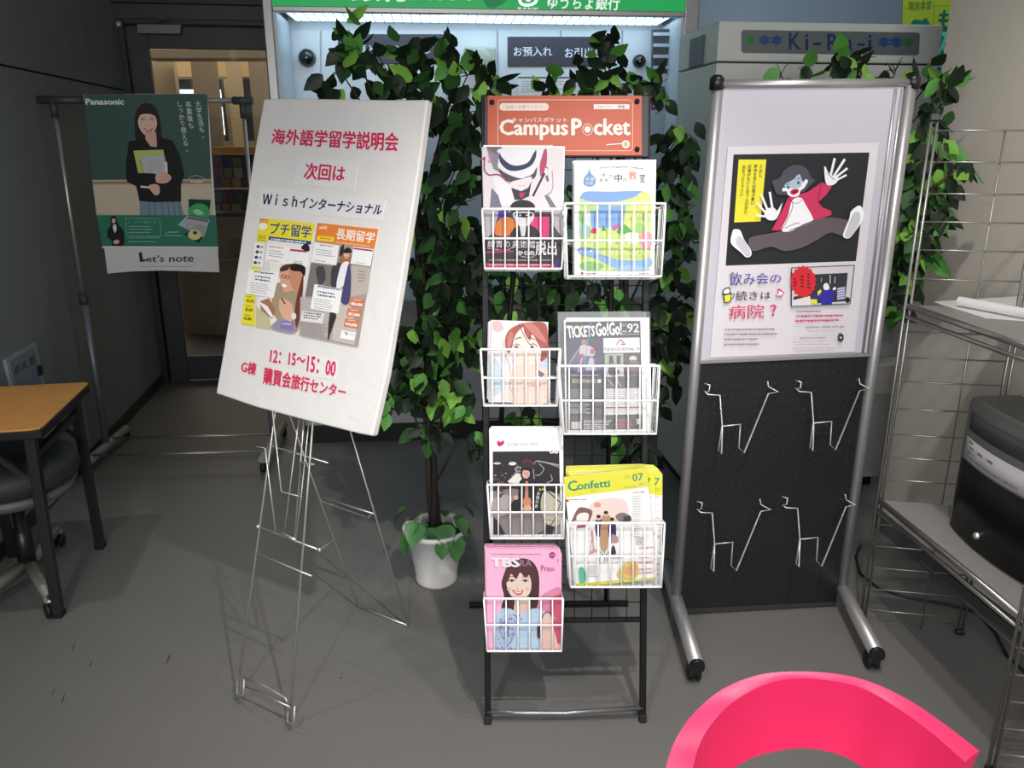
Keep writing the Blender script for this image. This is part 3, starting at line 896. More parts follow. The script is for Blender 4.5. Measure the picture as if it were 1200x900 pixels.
p.poly([(225, 1190), (330, 1160), (480, 1200), (420, 1250), (260, 1250)], '#8cc27c', True); p.poly([(600, 1240), (760, 1200), (960, 1230), (940, 1255), (620, 1255)], '#a6c6ea', True)
for i in range(16):
    r_ = random.Random(i); x = r_.uniform(260, 900); y = r_.uniform(880, 1080)
    p.ell(x, y, 12, 9, ['#f0b7c2', '#fbf6e8', '#7eb866', '#e8c65a'][i % 4])
p.poly([(232, 1285), (262, 1272), (262, 1296), (240, 1302)], '#c8324a'); p.micro(290, 1284, 400, 1300, 12, 20, '#7e7e86', seed=3); p.micro(860, 1284, 990, 1298, 10, 20, '#b3577a', seed=6)
p.build('leaflet_print', f2)

# 3: second row left, pale pink drawn portrait (kept generic)
q3 = cr([(170, 40), (715, 60), (712, 835), (157, 830)], 555, 370, 8.182)
sheet('booklet', cr([(138, 62), (690, 66), (690, 832), (128, 800)], 555, 370, 8.182), .028, .0015, M_PAPER, 'white booklet peeking out left behind the drawn portrait booklet', 'booklet')
sheet('booklet', cr([(150, 50), (700, 60), (700, 833), (142, 830)], 555, 370, 8.182), .036, .0015, M_PAPER, 'middle white booklet behind the drawn portrait booklet', 'booklet')
f3 = sheet('booklet', q3, .044, .0015, M_GLP, 'pale pink booklet with a drawn brown-haired face, second basket on the left', 'booklet')
p = Print(R, .0442, 555, 370, 8.182)
p.dim = .70
p.poly([(172, 42), (714, 62), (711, 832), (160, 828)], '#f6eeee')
p.poly([(180, 60), (260, 60), (280, 140), (200, 150)], '#f3c4cc', True); p.poly([(170, 420), (260, 480), (270, 700), (170, 760)], '#cfe0ec', True)
p.poly([(380, 250), (430, 130), (520, 80), (620, 130), (640, 260), (620, 380), (540, 455), (450, 440), (395, 360)], '#fbe9df', True)
p.poly([(300, 230), (340, 140), (440, 80), (560, 60), (680, 70), (712, 160), (710, 380), (670, 455), (640, 420), (655, 330), (600, 230), (560, 180), (540, 240), (490, 170), (470, 110), (400, 190), (370, 300), (340, 360), (310, 320)], '#b25f56', True)
p.poly([(480, 80), (560, 70), (640, 150), (700, 260), (600, 200)], '#d3857a', True); p.poly([(330, 200), (360, 150), (380, 200), (350, 300), (325, 290)], '#cb8378', True)
p.curve([(440, 90), (480, 180), (540, 280)], 7, '#6e302e'); p.curve([(600, 230), (650, 330), (645, 430)], 6, '#6e302e')
p.curve([(380, 290), (410, 270), (445, 285)], 7, '#5a2c2a'); p.curve([(540, 280), (575, 268), (610, 292)], 7, '#5a2c2a'); p.ell(412, 302, 17, 18, '#5b3230'); p.ell(562, 302, 17, 18, '#5b3230'); p.ell(417, 296, 5, 5, '#f4e6e0'); p.ell(567, 296, 5, 5, '#f4e6e0')
p.curve([(400, 230), (420, 215), (455, 208)], 8, '#5a2c2a'); p.curve([(530, 205), (560, 215), (590, 228)], 8, '#5a2c2a')
p.poly([(430, 460), (540, 470), (620, 450), (700, 520), (710, 830), (350, 830), (360, 560)], '#f3dccf', True)
p.poly([(620, 520), (685, 560), (650, 590), (620, 575)], '#7c7484'); p.poly([(640, 450), (710, 400), (710, 510), (640, 500)], '#c9dbe8')
p.curve([(270, 240), (290, 300), (275, 360)], 4, '#8d7a9c'); p.curve([(300, 390), (330, 430), (350, 500), (345, 560)], 4, '#a58fb0'); p.curve([(360, 600), (345, 680), (375, 740)], 4, '#a58fb0')
p.micro(515, 665, 660, 680, 12, 30, '#d98ba0', seed=4)
p.build('booklet_print', f3)

# 4: second row right, music listings paper in a clear sleeve
cT = lambda pts: cr(pts, 645, 360, 5.806)
for k, dx in enumerate((32, 22, 12)):
    sheet('newspaper', cT([(95 + dx, 72), (640 + dx, 70), (648 + dx, 860), (105 + dx, 862)]), .028 + k * .009, .004, M_PAPER, ('rearmost folded white paper in the sleeve of concert listings', 'third folded white paper from the front in the concert listings basket', 'folded white paper right behind the black and white concert paper')[k], 'newspaper')
f4 = sheet('newspaper', cT([(92, 85), (640, 78), (652, 858), (104, 864)]), .06, .004, M_GLP, 'black and white concert listings paper numbered 92', 'newspaper')
p = Print(R, .0602, 645, 360, 5.806)
p.dim = .70
K_ = '#2a2629'
p.poly([(103, 100), (612, 92), (628, 830), (116, 838)], K_)
p.text('TICKETS', [(110, 128), (300, 128), (300, 196), (122, 210)], '#f2f2f2', .05); p.text('Go!Go!', [(308, 108), (482, 104), (484, 186), (312, 196)], '#f2f2f2', .05)
p.qtext('2019', 488, 112, 518, 132, '#bbb8bb'); p.qtext('vol.', 487, 152, 522, 172, '#d8d8d8', .02); p.qtext('92', 524, 112, 602, 170, '#f2f2f2', .02); p.line([(485, 186), (603, 182)], 3, '#ddd8dd')
p.poly([(112, 215), (358, 210), (364, 455), (118, 460)], '#3d3a58'); p.poly([(150, 330), (250, 300), (340, 420), (180, 440)], '#5a5480', True)
p.ell(230, 240, 20, 22, '#b3796a'); p.poly([(205, 262), (260, 262), (300, 290), (295, 330), (240, 330), (200, 320)], '#cfc5cf', True); p.poly([(195, 318), (225, 318), (222, 350), (195, 352)], '#b8323c'); p.poly([(272, 285), (300, 285), (298, 318), (270, 318)], '#c04048')
p.line([(190, 290), (120, 400)], 7, '#a99fb2'); p.line([(215, 350), (190, 440)], 12, '#b7b0c2'); p.poly([(270, 340), (290, 345), (310, 430), (240, 430)], '#c5bfcc'); p.line([(275, 105), (232, 380)], 5, '#5fa0d8')
p.poly([(360, 210), (606, 206), (610, 308), (362, 312)], '#f4f2f2'); p.curve([(450, 255), (475, 222), (495, 240), (505, 255), (480, 250)], 7, '#a8342f'); p.text('FUJI ROCK FESTIVAL \'19', [(368, 276), (605, 274), (605, 300), (369, 303)], '#45474c', .02)
p.poly([(368, 318), (496, 314), (498, 386), (370, 390)], '#a9b29a'); p.poly([(400, 330), (425, 330), (430, 385), (398, 386)], '#22242a'); p.poly([(450, 330), (478, 328), (474, 385), (452, 385)], '#22242a')
p.poly([(500, 314), (606, 312), (610, 548), (504, 550)], '#4c4145'); p.ell(562, 348, 26, 18, '#d9ccc4'); p.poly([(540, 370), (590, 370), (600, 450), (545, 460)], '#7f6460', True)
p.poly([(370, 392), (498, 388), (500, 470), (372, 474)], '#d8d6d3'); p.poly([(395, 415), (440, 410), (470, 440), (440, 465), (400, 460)], '#3c3438', True); p.poly([(372, 476), (500, 472), (502, 548), (374, 552)], '#5a4a55')
p.line([(390, 490), (430, 535)], 5, '#c9c4cc'); p.line([(450, 485), (480, 540)], 5, '#c9c4cc')
p.poly([(366, 555), (612, 550), (618, 728), (370, 734)], '#eceaea'); p.micro(375, 560, 605, 665, 5, 11, '#8b8588', seed=7); p.line([(376, 684), (605, 680)], 7, '#c43a52'); p.micro(376, 692, 605, 725, 5, 10, '#b9b3b6', seed=9)
p.qtext('BOOWHAIWD', 150, 488, 312, 516, '#d9c9b6', .02); p.poly([(320, 490), (347, 490), (345, 514), (322, 516)], '#e8e6e6')
p.micro(125, 460, 350, 472, 7, 14, '#cfcacd', seed=11); p.micro(125, 560, 310, 640, 6, 12, '#b7b1b5', seed=12); p.micro(128, 660, 280, 735, 8, 14, '#d2cdd0', seed=13); p.poly([(300, 645), (360, 643), (364, 735), (304, 737)], '#514a4e')
p.poly([(122, 745), (620, 738), (625, 765), (124, 772)], '#453e42'); p.poly([(140, 780), (205, 778), (207, 828), (143, 830)], '#c9c3bc'); p.micro(228, 770, 420, 830, 8, 13, '#e4e0e2', seed=14); p.micro(445, 762, 560, 828, 7, 11, '#cf6a78', seed=15); p.poly([(585, 760), (612, 758), (614, 795), (587, 797)], '#dedbd9')
p.build('newspaper_print', f4)
m = bpy.data.materials.new('clear_sleeve'); m.use_nodes = True
nt = m.node_tree; nt.nodes.clear()
out = nt.nodes.new('ShaderNodeOutputMaterial'); mx = nt.nodes.new('ShaderNodeMixShader'); t1 = nt.nodes.new('ShaderNodeBsdfTransparent'); t2 = nt.nodes.new('ShaderNodeBsdfPrincipled')
t2.inputs['Base Color'].default_value = (.75, .77, .8, 1); t2.inputs['Roughness'].default_value = .15; mx.inputs[0].default_value = .07
nt.links.new(t1.outputs[0], mx.inputs[1]); nt.links.new(t2.outputs[0], mx.inputs[2]); nt.links.new(mx.outputs[0], out.inputs[0])
q = MB(); q.slab([R.at(x, y, .066) for x, y in cT([(50, 32), (612, 26), (655, 34), (660, 866), (64, 862)])], R.n, .0006)
q.slab([R.at(x, y, .022) for x, y in cT([(50, 32), (680, 30), (690, 866), (60, 862)])], R.n, .0006)
tag(q.build('plastic_sleeve', m), 'clear plastic sleeve around the concert listings papers', 'sleeve')

# 5: third row left, radio magazine
cF = lambda pts: cr(pts, 560, 495, 6.207)
for k, (dx, dy) in enumerate(((8, -22), (4, -14), (-4, -7))):
    sheet('magazine', cF([(88 + dx, 50 + dy), (620, 50 + dy), (624, 835), (92 + dx, 835)]), .024 + k * .008, .003, M_PAPER, ('rearmost white magazine behind the stage photo cover', 'third white magazine from the front behind the stage photo cover', 'white magazine directly behind the stage photo cover')[k], 'magazine')
f5 = sheet('magazine', cF([(82, 52), (600, 46), (624, 838), (92, 840)]), .048, .003, M_GLP, 'white-bordered magazine with a performer before drums on its cover', 'magazine')
p = Print(R, .0482, 560, 495, 6.207)
p.dim = .70
p.poly([(138, 150), (150, 132), (165, 142), (185, 130), (192, 148), (180, 165), (158, 176), (146, 168)], '#d2207c', True)
p.qtext('TOKYO FM', 207, 148, 432, 172, '#b4b6be', .01); p.micro(535, 115, 580, 128, 6, 14, '#9c9ca0', seed=3)
p.poly([(108, 212), (592, 208), (604, 814), (112, 818)], '#231d20')
p.poly([(110, 500), (250, 480), (600, 520), (603, 814), (112, 818)], '#8f8486'); p.poly([(112, 560), (240, 530), (230, 640), (114, 700)], '#b3a8a6', True)
r_ = random.Random(5)
for i in range(46):
    x = r_.uniform(115, 300); y = r_.uniform(300, 540); p.ell(x, y, r_.uniform(5, 14), r_.uniform(4, 10), r_.choice(['#7d4650', '#94868c', '#4c2f38', '#a87c80', '#5d4048']))
p.ell(140, 298, 28, 8, '#d6d0ce'); p.ell(252, 300, 28, 13, '#e9e5e2'); p.ell(296, 342, 28, 22, '#a7a0a0'); p.ell(296, 342, 17, 14, '#5c5558')
p.poly([(215, 430), (280, 370), (325, 375), (310, 450), (230, 440)], '#ece6e2')
p.curve([(412, 440), (418, 285), (590, 325)], 7, '#a29c9e'); p.line([(430, 280), (590, 310)], 8, '#b9b3b2'); p.curve([(445, 300), (480, 340), (450, 380), (420, 385)], 5, '#c9c4c4'); p.curve([(530, 380), (540, 420), (500, 440)], 5, '#c9c4c4')
p.poly([(320, 280), (345, 262), (390, 275), (410, 310), (400, 340), (325, 335)], '#38232a', True); p.curve([(330, 285), (370, 275), (400, 305)], 7, '#8d3c44')
p.ell(350, 372, 28, 38, '#e0b4a4'); p.line([(338, 368), (346, 368)], 4, '#4c302c'); p.line([(356, 368), (364, 368)], 4, '#4c302c'); p.line([(344, 392), (358, 392)], 3, '#a04a48')
p.poly([(318, 330), (385, 330), (400, 370), (388, 420), (372, 410), (378, 360), (330, 350), (322, 400), (312, 390)], '#1b1416', True)
p.poly([(310, 420), (420, 415), (480, 470), (470, 640), (400, 655), (250, 640), (240, 590), (290, 540)], '#1d181c', True)
p.poly([(345, 430), (365, 425), (368, 560), (340, 560)], '#c98878'); p.poly([(330, 560), (380, 550), (385, 600), (340, 620)], '#d88a60', True); p.poly([(328, 620), (375, 600), (390, 640), (340, 645)], '#dfb0a0', True); p.poly([(262, 535), (290, 530), (290, 560), (262, 560)], '#d9a898', True)
p.ell(452, 488, 9, 9, '#e6d23c'); p.ell(474, 486, 9, 9, '#e6d23c')
p.text('木梨の会', [(430, 500), (456, 505), (436, 625), (410, 622)], '#e7e3ee', .01, True)
p.poly([(470, 520), (520, 500), (600, 560), (603, 720), (520, 760), (460, 640)], '#c9c0b0', True); p.line([(480, 480), (600, 580)], 9, '#4a4644'); p.curve([(600, 590), (560, 700), (500, 780), (440, 810)], 6, '#332e30'); p.poly([(500, 740), (560, 760), (540, 812), (490, 812)], '#2a2628')
p.line([(115, 690), (380, 695), (600, 720)], 5, '#a67c78'); p.poly([(112, 690), (150, 720), (200, 815), (112, 817)], '#2c2529')
p.qtext('08', 522, 196, 584, 226, '#f4f2f2', .05)
p.build('magazine_print', f5)

# 6: third row right, yellow-banded theatre listings
cC = lambda pts: cr(pts, 655, 540, 5.806)
M_YEL = mat('lemon_cover', '#ece94a', .4)
stack6 = [([(48, 36), (560, 22), (640, 30), (668, 856), (70, 846)], 'rearmost yellow-topped listings magazine, its top edge showing highest'),
          ([(46, 52), (640, 28), (672, 50), (690, 858), (82, 856)], 'yellow-topped listings magazine, fourth from the front'),
          ([(60, 70), (672, 52), (704, 92), (702, 860), (92, 862)], 'yellow-topped listings magazine shifted furthest right, showing a 7'),
          ([(70, 90), (600, 62), (650, 75), (672, 862), (104, 866)], 'yellow-topped listings magazine just behind the front one, showing a 7')]
for k, (q_, lb) in enumerate(stack6):
    o_ = sheet('magazine', cC(q_), .026 + .009 * k, .004, M_GLP, lb, 'magazine', 'yellow listings magazines in the third right basket')
    p = Print(R, .0262 + .009 * k, 655, 540, 5.806)
    p.dim = .75
    if k < 2: p.poly([(q_[0][0], q_[0][1]), (q_[1][0], q_[1][1]), (q_[2][0], q_[2][1]), (q_[2][0] + 4, 190), (q_[0][0] + 8, 200)], '#eeea3e')
    elif k == 2:
        p.poly([(60, 72), (672, 54), (703, 94), (703, 236), (70, 240)], '#eeea3e'); p.text('7', [(656, 118), (684, 116), (676, 166), (650, 166)], '#2c9a8c', .03)
        p.micro(655, 185, 690, 210, 8, 14, '#b7b457', seed=2); p.micro(655, 245, 690, 252, 5, 10, '#d8655c', seed=2); p.micro(670, 300, 690, 560, 4, 44, '#a9a7a7', seed=2); p.micro(668, 700, 685, 820, 9, 36, '#c87f9c', seed=8)
    else:
        p.poly([(70, 92), (600, 64), (649, 77), (655, 226), (90, 240)], '#eeea3e'); p.text('7', [(596, 122), (624, 118), (616, 166), (592, 168)], '#2c9a8c', .03)
        p.micro(606, 190, 622, 214, 8, 14, '#b7b457', seed=2); p.micro(606, 248, 640, 256, 5, 10, '#c8857c', seed=2); p.micro(598, 380, 640, 560, 4, 44, '#b9b7b7', seed=5)
    p.build('magazine_print', o_)
f6 = sheet('magazine', cC([(33, 112), (598, 46), (668, 800), (108, 866)]), .066, .004, M_GLP, 'front listings magazine with yellow band, green title and 07, tilted', 'magazine', 'yellow listings magazines in the third right basket')
p = Print(R, .0662, 655, 540, 5.806)
p.dim = .70
p.poly([(33, 112), (598, 46), (612, 176), (44, 250)], '#f0ec46')
p.text('C', [(60, 140), (120, 134), (126, 202), (64, 208)], '#2c9a7c', .03); p.text('onfetti', [(122, 144), (343, 126), (347, 176), (128, 198)], '#2c9a7c', .025)
p.text('07', [(498, 90), (570, 82), (574, 132), (502, 140)], '#2c9a8c', .015); p.micro(445, 100, 488, 130, 7, 13, '#c9c66a', -.08, 4); p.micro(545, 152, 580, 174, 16, 22, '#c7b0a0', -.05, 4); p.micro(440, 180, 540, 187, 4, 12, '#9c9a50', -.1, 3); p.micro(215, 203, 260, 209, 4, 12, '#9c9a50', -.1, 3)
p.poly([(48, 264), (66, 262), (68, 278), (50, 280)], '#d8483a'); p.micro(74, 262, 212, 275, 6, 9, '#9c9496', -.02, 5)
p.poly([(225, 285), (440, 262), (455, 400), (240, 420)], '#f9e4dc', True); p.ell(262, 300, 24, 18, '#f2a68c')
p.poly([(88, 410), (130, 325), (180, 320), (228, 345), (205, 412), (180, 400), (150, 410), (130, 398)], '#8d6268', True); p.poly([(120, 380), (150, 355), (200, 360), (190, 415), (130, 420)], '#fbf3ee', True)
p.poly([(122, 440), (180, 434), (184, 452), (126, 458)], '#b8446c')
p.poly([(385, 375), (430, 352), (485, 375), (488, 410), (410, 410)], '#8a7678', True); p.poly([(438, 380), (486, 372), (488, 408), (440, 412)], '#4b4446')
for (cx, y0, c, w_) in ((270, 372, '#4b4e74', 20), (320, 345, '#c29878', 26), (362, 390, '#3b3468', 22)):
    p.poly([(cx - w_, y0 + 32), (cx + w_, y0 + 30), (cx + w_ * 1.05, y0 + 130), (cx - w_ * .8, y0 + 135)], c, True); p.ell(cx, y0 + 18, 13, 16, '#eac7b4'); p.ell(cx, y0 + 7, 15, 12, '#3a2a2c')
p.poly([(285, 440), (330, 440), (330, 595), (285, 600)], '#c8a07e', True); p.poly([(360, 500), (400, 520), (400, 555), (355, 555)], '#b99c9c', True); p.poly([(362, 585), (376, 580), (388, 632), (356, 632)], '#3c3a58', True)
p.poly([(215, 490), (232, 480), (240, 590), (262, 612), (205, 634), (230, 590)], '#d6a6a4', True); p.line([(222, 540), (212, 620)], 5, '#c66a70')
for i in range(6): p.ell(286 + i * 12, 622 + (i % 2) * 12, 4, 5, '#3c3438')
for x in (280, 312, 328): p.line([(x, 655), (x - 3, 683)], 4, '#5a4c50')
p.micro(345, 662, 460, 672, 6, 12, '#8a7c80', -.08, 6); p.micro(505, 215, 590, 222, 6, 12, '#d8655c', -.1, 7)
p.micro(498, 240, 560, 520, 4, 17, '#b6b2b4', 0, 8); p.micro(525, 520, 585, 580, 5, 12, '#8f8b8d', 0, 8)
for y in (590, 655, 690, 735, 760): p.micro(545, y, 645, y + 10, 9, 12, '#e28c78', -.06, y)
p.poly([(135, 735), (170, 730), (188, 800), (160, 835), (140, 830)], '#6fc3a0', True); p.micro(195, 715, 265, 790, 5, 14, '#a8a5a5', 0, 9)
p.poly([(395, 770), (450, 700), (528, 690), (535, 785), (430, 800)], '#f0cf6c', True); p.poly([(440, 760), (500, 700), (528, 700), (520, 780)], '#ecb07c', True)
p.poly([(112, 838), (660, 792), (667, 800), (110, 864)], '#eeea3e')
p.build('magazine_print', f6)

# 7: bottom left, pink magazine
cB = lambda pts: cr(pts, 560, 635, 6.667)
M_PINK = mat('pink_cover', '#eaa6c6', .4)
for k, (dy, dx) in enumerate(((-36, -6), (-24, -10), (-12, -8))):
    sheet('magazine', cB([(60 + dx, 50 + dy), (600 + k * 18, 50 + dy), (640, 845), (72 + dx, 845)]), .024 + .008 * k, .003, M_PINK, ('rearmost pink magazine in the lowest basket, its top edge highest', 'third pink magazine from the front in the lowest basket', 'pink magazine right behind the smiling woman cover')[k], 'magazine')
f7 = sheet('magazine', cB([(60, 58), (75, 50), (640, 50), (655, 95), (650, 850), (75, 850)]), .048, .003, M_PINK, 'pink magazine with a smiling long-haired woman in a blue blouse', 'magazine')
p = Print(R, .0482, 560, 635, 6.667)
p.dim = .70
p.box = (77, 52, 652, 846)
p.poly([(470, 470), (560, 380), (655, 380), (650, 700), (480, 700)], '#ea94b2', True); p.poly([(560, 440), (655, 400), (650, 840), (600, 840), (560, 600)], '#dc5f80')
p.micro(108, 92, 520, 108, 11, 16, '#c088a4', 0, 3)
p.poly([(205, 250), (240, 180), (330, 130), (420, 150), (470, 230), (480, 340), (470, 480), (440, 545), (390, 520), (250, 545), (190, 550), (185, 500), (205, 430), (185, 330)], '#4e2c30', True)
p.poly([(290, 430), (400, 430), (410, 540), (280, 545)], '#f0cfc0'); p.poly([(150, 560), (240, 520), (330, 560), (430, 520), (520, 540), (580, 600), (480, 700), (480, 850), (140, 850)], '#c3dcf2', True)
p.poly([(150, 600), (220, 580), (300, 640), (260, 850), (140, 850)], '#b9d3ee')
p.poly([(225, 300), (260, 250), (330, 235), (400, 260), (418, 330), (405, 400), (350, 455), (310, 458), (260, 420), (230, 360)], '#f7ded1', True)
p.poly([(205, 330), (215, 230), (270, 160), (340, 135), (420, 165), (460, 260), (440, 330), (415, 300), (400, 260), (370, 280), (330, 240), (300, 290), (260, 250), (240, 300)], '#5b343a', True)
p.curve([(240, 305), (262, 294), (290, 305)], 6, '#3a2022'); p.curve([(345, 305), (370, 294), (395, 308)], 6, '#3a2022'); p.ell(265, 306, 11, 8, '#3a2022'); p.ell(370, 306, 11, 8, '#3a2022')
p.curve([(236, 280), (265, 268), (292, 278)], 5, '#6e4440'); p.curve([(345, 278), (372, 268), (400, 282)], 5, '#6e4440'); p.curve([(312, 340), (306, 366), (322, 372)], 4, '#d8a698')
p.poly([(270, 375), (320, 388), (355, 375), (345, 405), (315, 416), (285, 402)], '#d4545c', True); p.poly([(282, 384), (318, 394), (346, 383), (330, 400), (300, 400)], '#ffffff', True); p.ell(245, 370, 18, 12, '#f3c0b2'); p.ell(388, 368, 16, 12, '#f3c0b2')
r_ = random.Random(3)
for i in range(70):
    y = r_.uniform(560, 845); x = 235 + (y - 560) * -.15 + r_.uniform(-60, 70) if y > 600 else r_.uniform(240, 340)
    p.line([(x, y), (x + r_.uniform(-10, 14), y + r_.uniform(6, 16))], 6, r_.choice(['#8a6aa6', '#a88abf', '#9c7ab4']))
p.poly([(500, 590), (560, 560), (600, 700), (620, 800), (590, 840), (500, 830), (495, 700)], '#f2cfc2', True); p.poly([(465, 660), (485, 650), (485, 750), (465, 740)], '#4e2c30', True); p.poly([(500, 760), (640, 800), (645, 845), (505, 845)], '#f0c4b8', True)
p.curve([(500, 600), (520, 560), (555, 550), (580, 580)], 7, '#5a4a6a')
p.qtext('TBS', 108, 125, 322, 195, '#fbf7fa', .055); p.qtext('RA', 330, 140, 420, 192, '#b98c9c', -.0); p.text('Press', [(492, 182), (595, 190), (598, 226), (496, 230)], '#9c5c84')
p.ell(582, 103, 23, 23, '#a8348c'); p.qtext('43', 570, 94, 595, 112, '#f3c0e0', .01); p.curve([(622, 138), (628, 146), (622, 156)], 4, '#8c6a9c')
p.line([(570, 590), (612, 596)], 4, '#dff0ee'); p.line([(592, 560), (590, 620)], 4, '#dff0ee')
p.build('magazine_print', f7)

# ================================================================== WIRE EASEL AND SIGN BOARD
E_ = Plane((-.67, 1.79, 0), -30.0, 17.0)
cE = lambda x, y: (260 + x / 2.367, 480 + y / 2.367)
ez = lambda x, y, off=0.0: E_.at(*cE(x, y), off)
easel = thing('easel', E_.o, 'folding chrome wire easel carrying the large white sign board', 'easel')
fl_, fr_ = onz(277, 819, .006), onz(339, 849, .006)
def onto(p): return p
# front legs run up behind the board
def extend(a, b, k): return a + (b - a) * k
lt = extend(E_.at(277, 816), E_.at(323, 480), 3.0); rt_ = extend(E_.at(339, 847), E_.at(366, 497), 2.6)
k1 = 1.30
LA, LB = E_.at(277, 818, 0), E_.at(323, 480, 0)
RA, RB = E_.at(339, 848, 0), E_.at(366.5, 497, 0)
ltop = LA + (LB - LA) * (1.30 / (LB - LA).z)
rtop = RA + (RB - RA) * (1.30 / (RB - RA).z)
for (a, b) in ((LA, ltop), (RA, rtop)):
    q = MB(); q.tube([a, b], .0032, 8); q.build('front_leg', M_CHROME, easel)
q = MB(); q.tube([ltop, rtop], .0032, 8); q.build('top_bar', M_CHROME, easel)
for (a, b, r_) in (((100, 325), (272, 390), .0028), ((98, 400), (250, 462), .0024), ((125, 97), (295, 148), .0022)):
    q = MB(); q.tube([ez(*a), ez(*b)], r_, 8); q.build('cross_bar', M_CHROME, easel)
for (x, y) in ((100, 325), (271, 389)):
    q = MB(); q.ball(ez(x, y, .003), .006, 6); q.build('rivet', M_CHROME, easel)
# foot tray
q = MB()
for (x0, y0, s) in ((38, 790, 1), (178, 868, 1)):
    q.tube([ez(x0 + 6, y0 - 45, 0), ez(x0 + 4, y0 - 4, .01), ez(x0 + 12, y0 + 6, .022), ez(x0 + 22, y0 - 2, .03), ez(x0 + 24, y0 - 46, .03)], .0030, 8)
q.tube([ez(62, 744, .03), ez(120, 768, .03), ez(176, 800, .03), ez(182, 812, .03)], .003, 8); q.tube([ez(60, 765, .012), ez(190, 825, .012)], .002, 8)
q.build('ledge_tray', M_CHROME, easel)
# inner hanging hook frame
q = MB()
q.tube([ez(95, 103, .02), ez(120, 107, .01), ez(150, 345, -.004)], .0022, 6)
q.tube([ez(148, -20, .006), ez(140, 0, .006), ez(165, 228, .004), ez(222, 242, .004)], .0022, 6)
q.tube([ez(232, -30, .004), ez(202, 358, .002)], .0024, 6); q.tube([ez(248, -30, .004), ez(220, 240, .004), ez(205, 360, .002)], .002, 6)
q.tube([ez(218, -10, .0), ez(172, 350, .0)], .0022, 6)
q.tube([ez(215, 245, .012), ez(218, 145, .014), ez(255, 152, .03)], .0026, 6); q.tube([ez(165, 342, .004), ez(205, 362, .004)], .0034, 6)
q.build('support_hook', M_CHROME, easel)
# rear legs
ba, bb_ = onz(420, 711, .004), onz(478, 733, .004)
ap = (ltop + rtop) / 2
nr = (bb_ - ba).cross(ltop - ba).normalized()
def rear(x, y):
    d = ray(x, y); return CAMP + d * ((ba - CAMP).dot(nr) / d.dot(nr))
ra1, rb1 = rear(340, 488), rear(411, 507)
tops = []
for (a, b) in ((ba, ra1), (bb_, rb1)):
    tp = a + (b - a) * ((.86 - a.z) / (b.z - a.z))
    tops.append(tp)
    q = MB(); q.tube([a, tp], .0028, 8); q.build('rear_leg', M_CHROME, easel)
q = MB(); q.tube([tops[0], tops[1]], .0028, 8); q.build('cross_bar', M_CHROME, easel)
q = MB(); q.tube([ba, bb_], .0034, 8); q.build('rear_foot_bar', M_CHROME, easel)
q = MB(); q.tube([rear(*cE(265, 240)), rear(*cE(425, 290))], .0026, 8); q.tube([rear(*cE(265, 240)), rear(*cE(280, 256)), rear(*cE(408, 301)), rear(*cE(412, 292))], .0022, 6); q.build('rear_brace', M_CHROME, easel)
q = MB(); q.tube([ez(271, 389), rear(*cE(405, 296))], .0016, 6); q.build('stay_wire', M_DULLSTEEL, easel)

# the board, wrapped in clear film
M_BOARD = mat('film_wrapped_board', '#e9e6e3', .5, coat=.8, bump=.55, bscale=24, noise=.04, scale=9)
bo = .030
board = thing('sign_board', E_.at(345, 488, bo), 'large white foam sign board with red lettering, wrapped in film', 'sign board')
q = MB()
edge = [(309, 116), (330, 115), (400, 116), (470, 117), (501, 116.5), (490, 200), (470, 330), (452, 440), (436, 511), (420, 508), (360, 493), (300, 477), (253, 461), (262, 410), (280, 300), (296, 190)]
q.slab([E_.at(x, y, bo) for x, y in edge], E_.n, .024)
q.build('board_panel', M_BOARD, board, bevel=.004)
q = MB(); a, b_ = E_.at(501.5, 117, bo - .004), E_.at(436.5, 511, bo - .004)
q.slab([a + E_.r * .0012, b_ + E_.r * .0012, b_ + E_.r * .0012 - E_.n * .010, a + E_.r * .0012 - E_.n * .010], E_.r, .001); q.build('edge_strip', mat('pale_blue_foam', '#7fa9cf', .5), board)
def paper(pts, name='pasted_paper', m=M_PAPER, t=.0008):
    q = MB(); q.slab([E_.at(x, y, bo + t) for x, y in pts], E_.n, t); return q.build(name, m, board)
RED = '#d42c58'
paper([(348.7, 183.2), (420, 189.2), (415.5, 223.2), (345, 215.5)])
paper([(306, 218), (452, 235), (447, 259), (303, 245)])
paper([(360, 414.5), (395.5, 422.5), (392, 445.5), (358.5, 439.5)])
p = Print(E_, bo + .0011)
p.text('海外語学留学説明会', [(320, 151), (467, 155.5), (466, 177.5), (317.5, 168.5)], RED, .028)
p.text('次回は', [(358.5, 190.5), (405, 194.5), (403, 212.7), (355.5, 210)], RED, .03)
p.text('Ｗｉｓｈインターナショナル', [(309, 226), (449, 240), (446, 252), (307, 239.5)], '#1c2246', .028)
p.text('12：15～', [(317.5, 410), (358, 416), (357, 430), (316, 424)], RED, .03)
p.text('15：00', [(361, 416.5), (394, 424), (392, 441), (359.5, 435)], RED, .03)
p.text('G棟', [(284, 422), (301, 425.5), (299, 440), (282, 436)], RED, .028)
p.text('購買会旅行センター', [(310, 430), (406, 453), (404, 466.5), (308, 449.5)], RED, .028)
p.build('lettering', board)
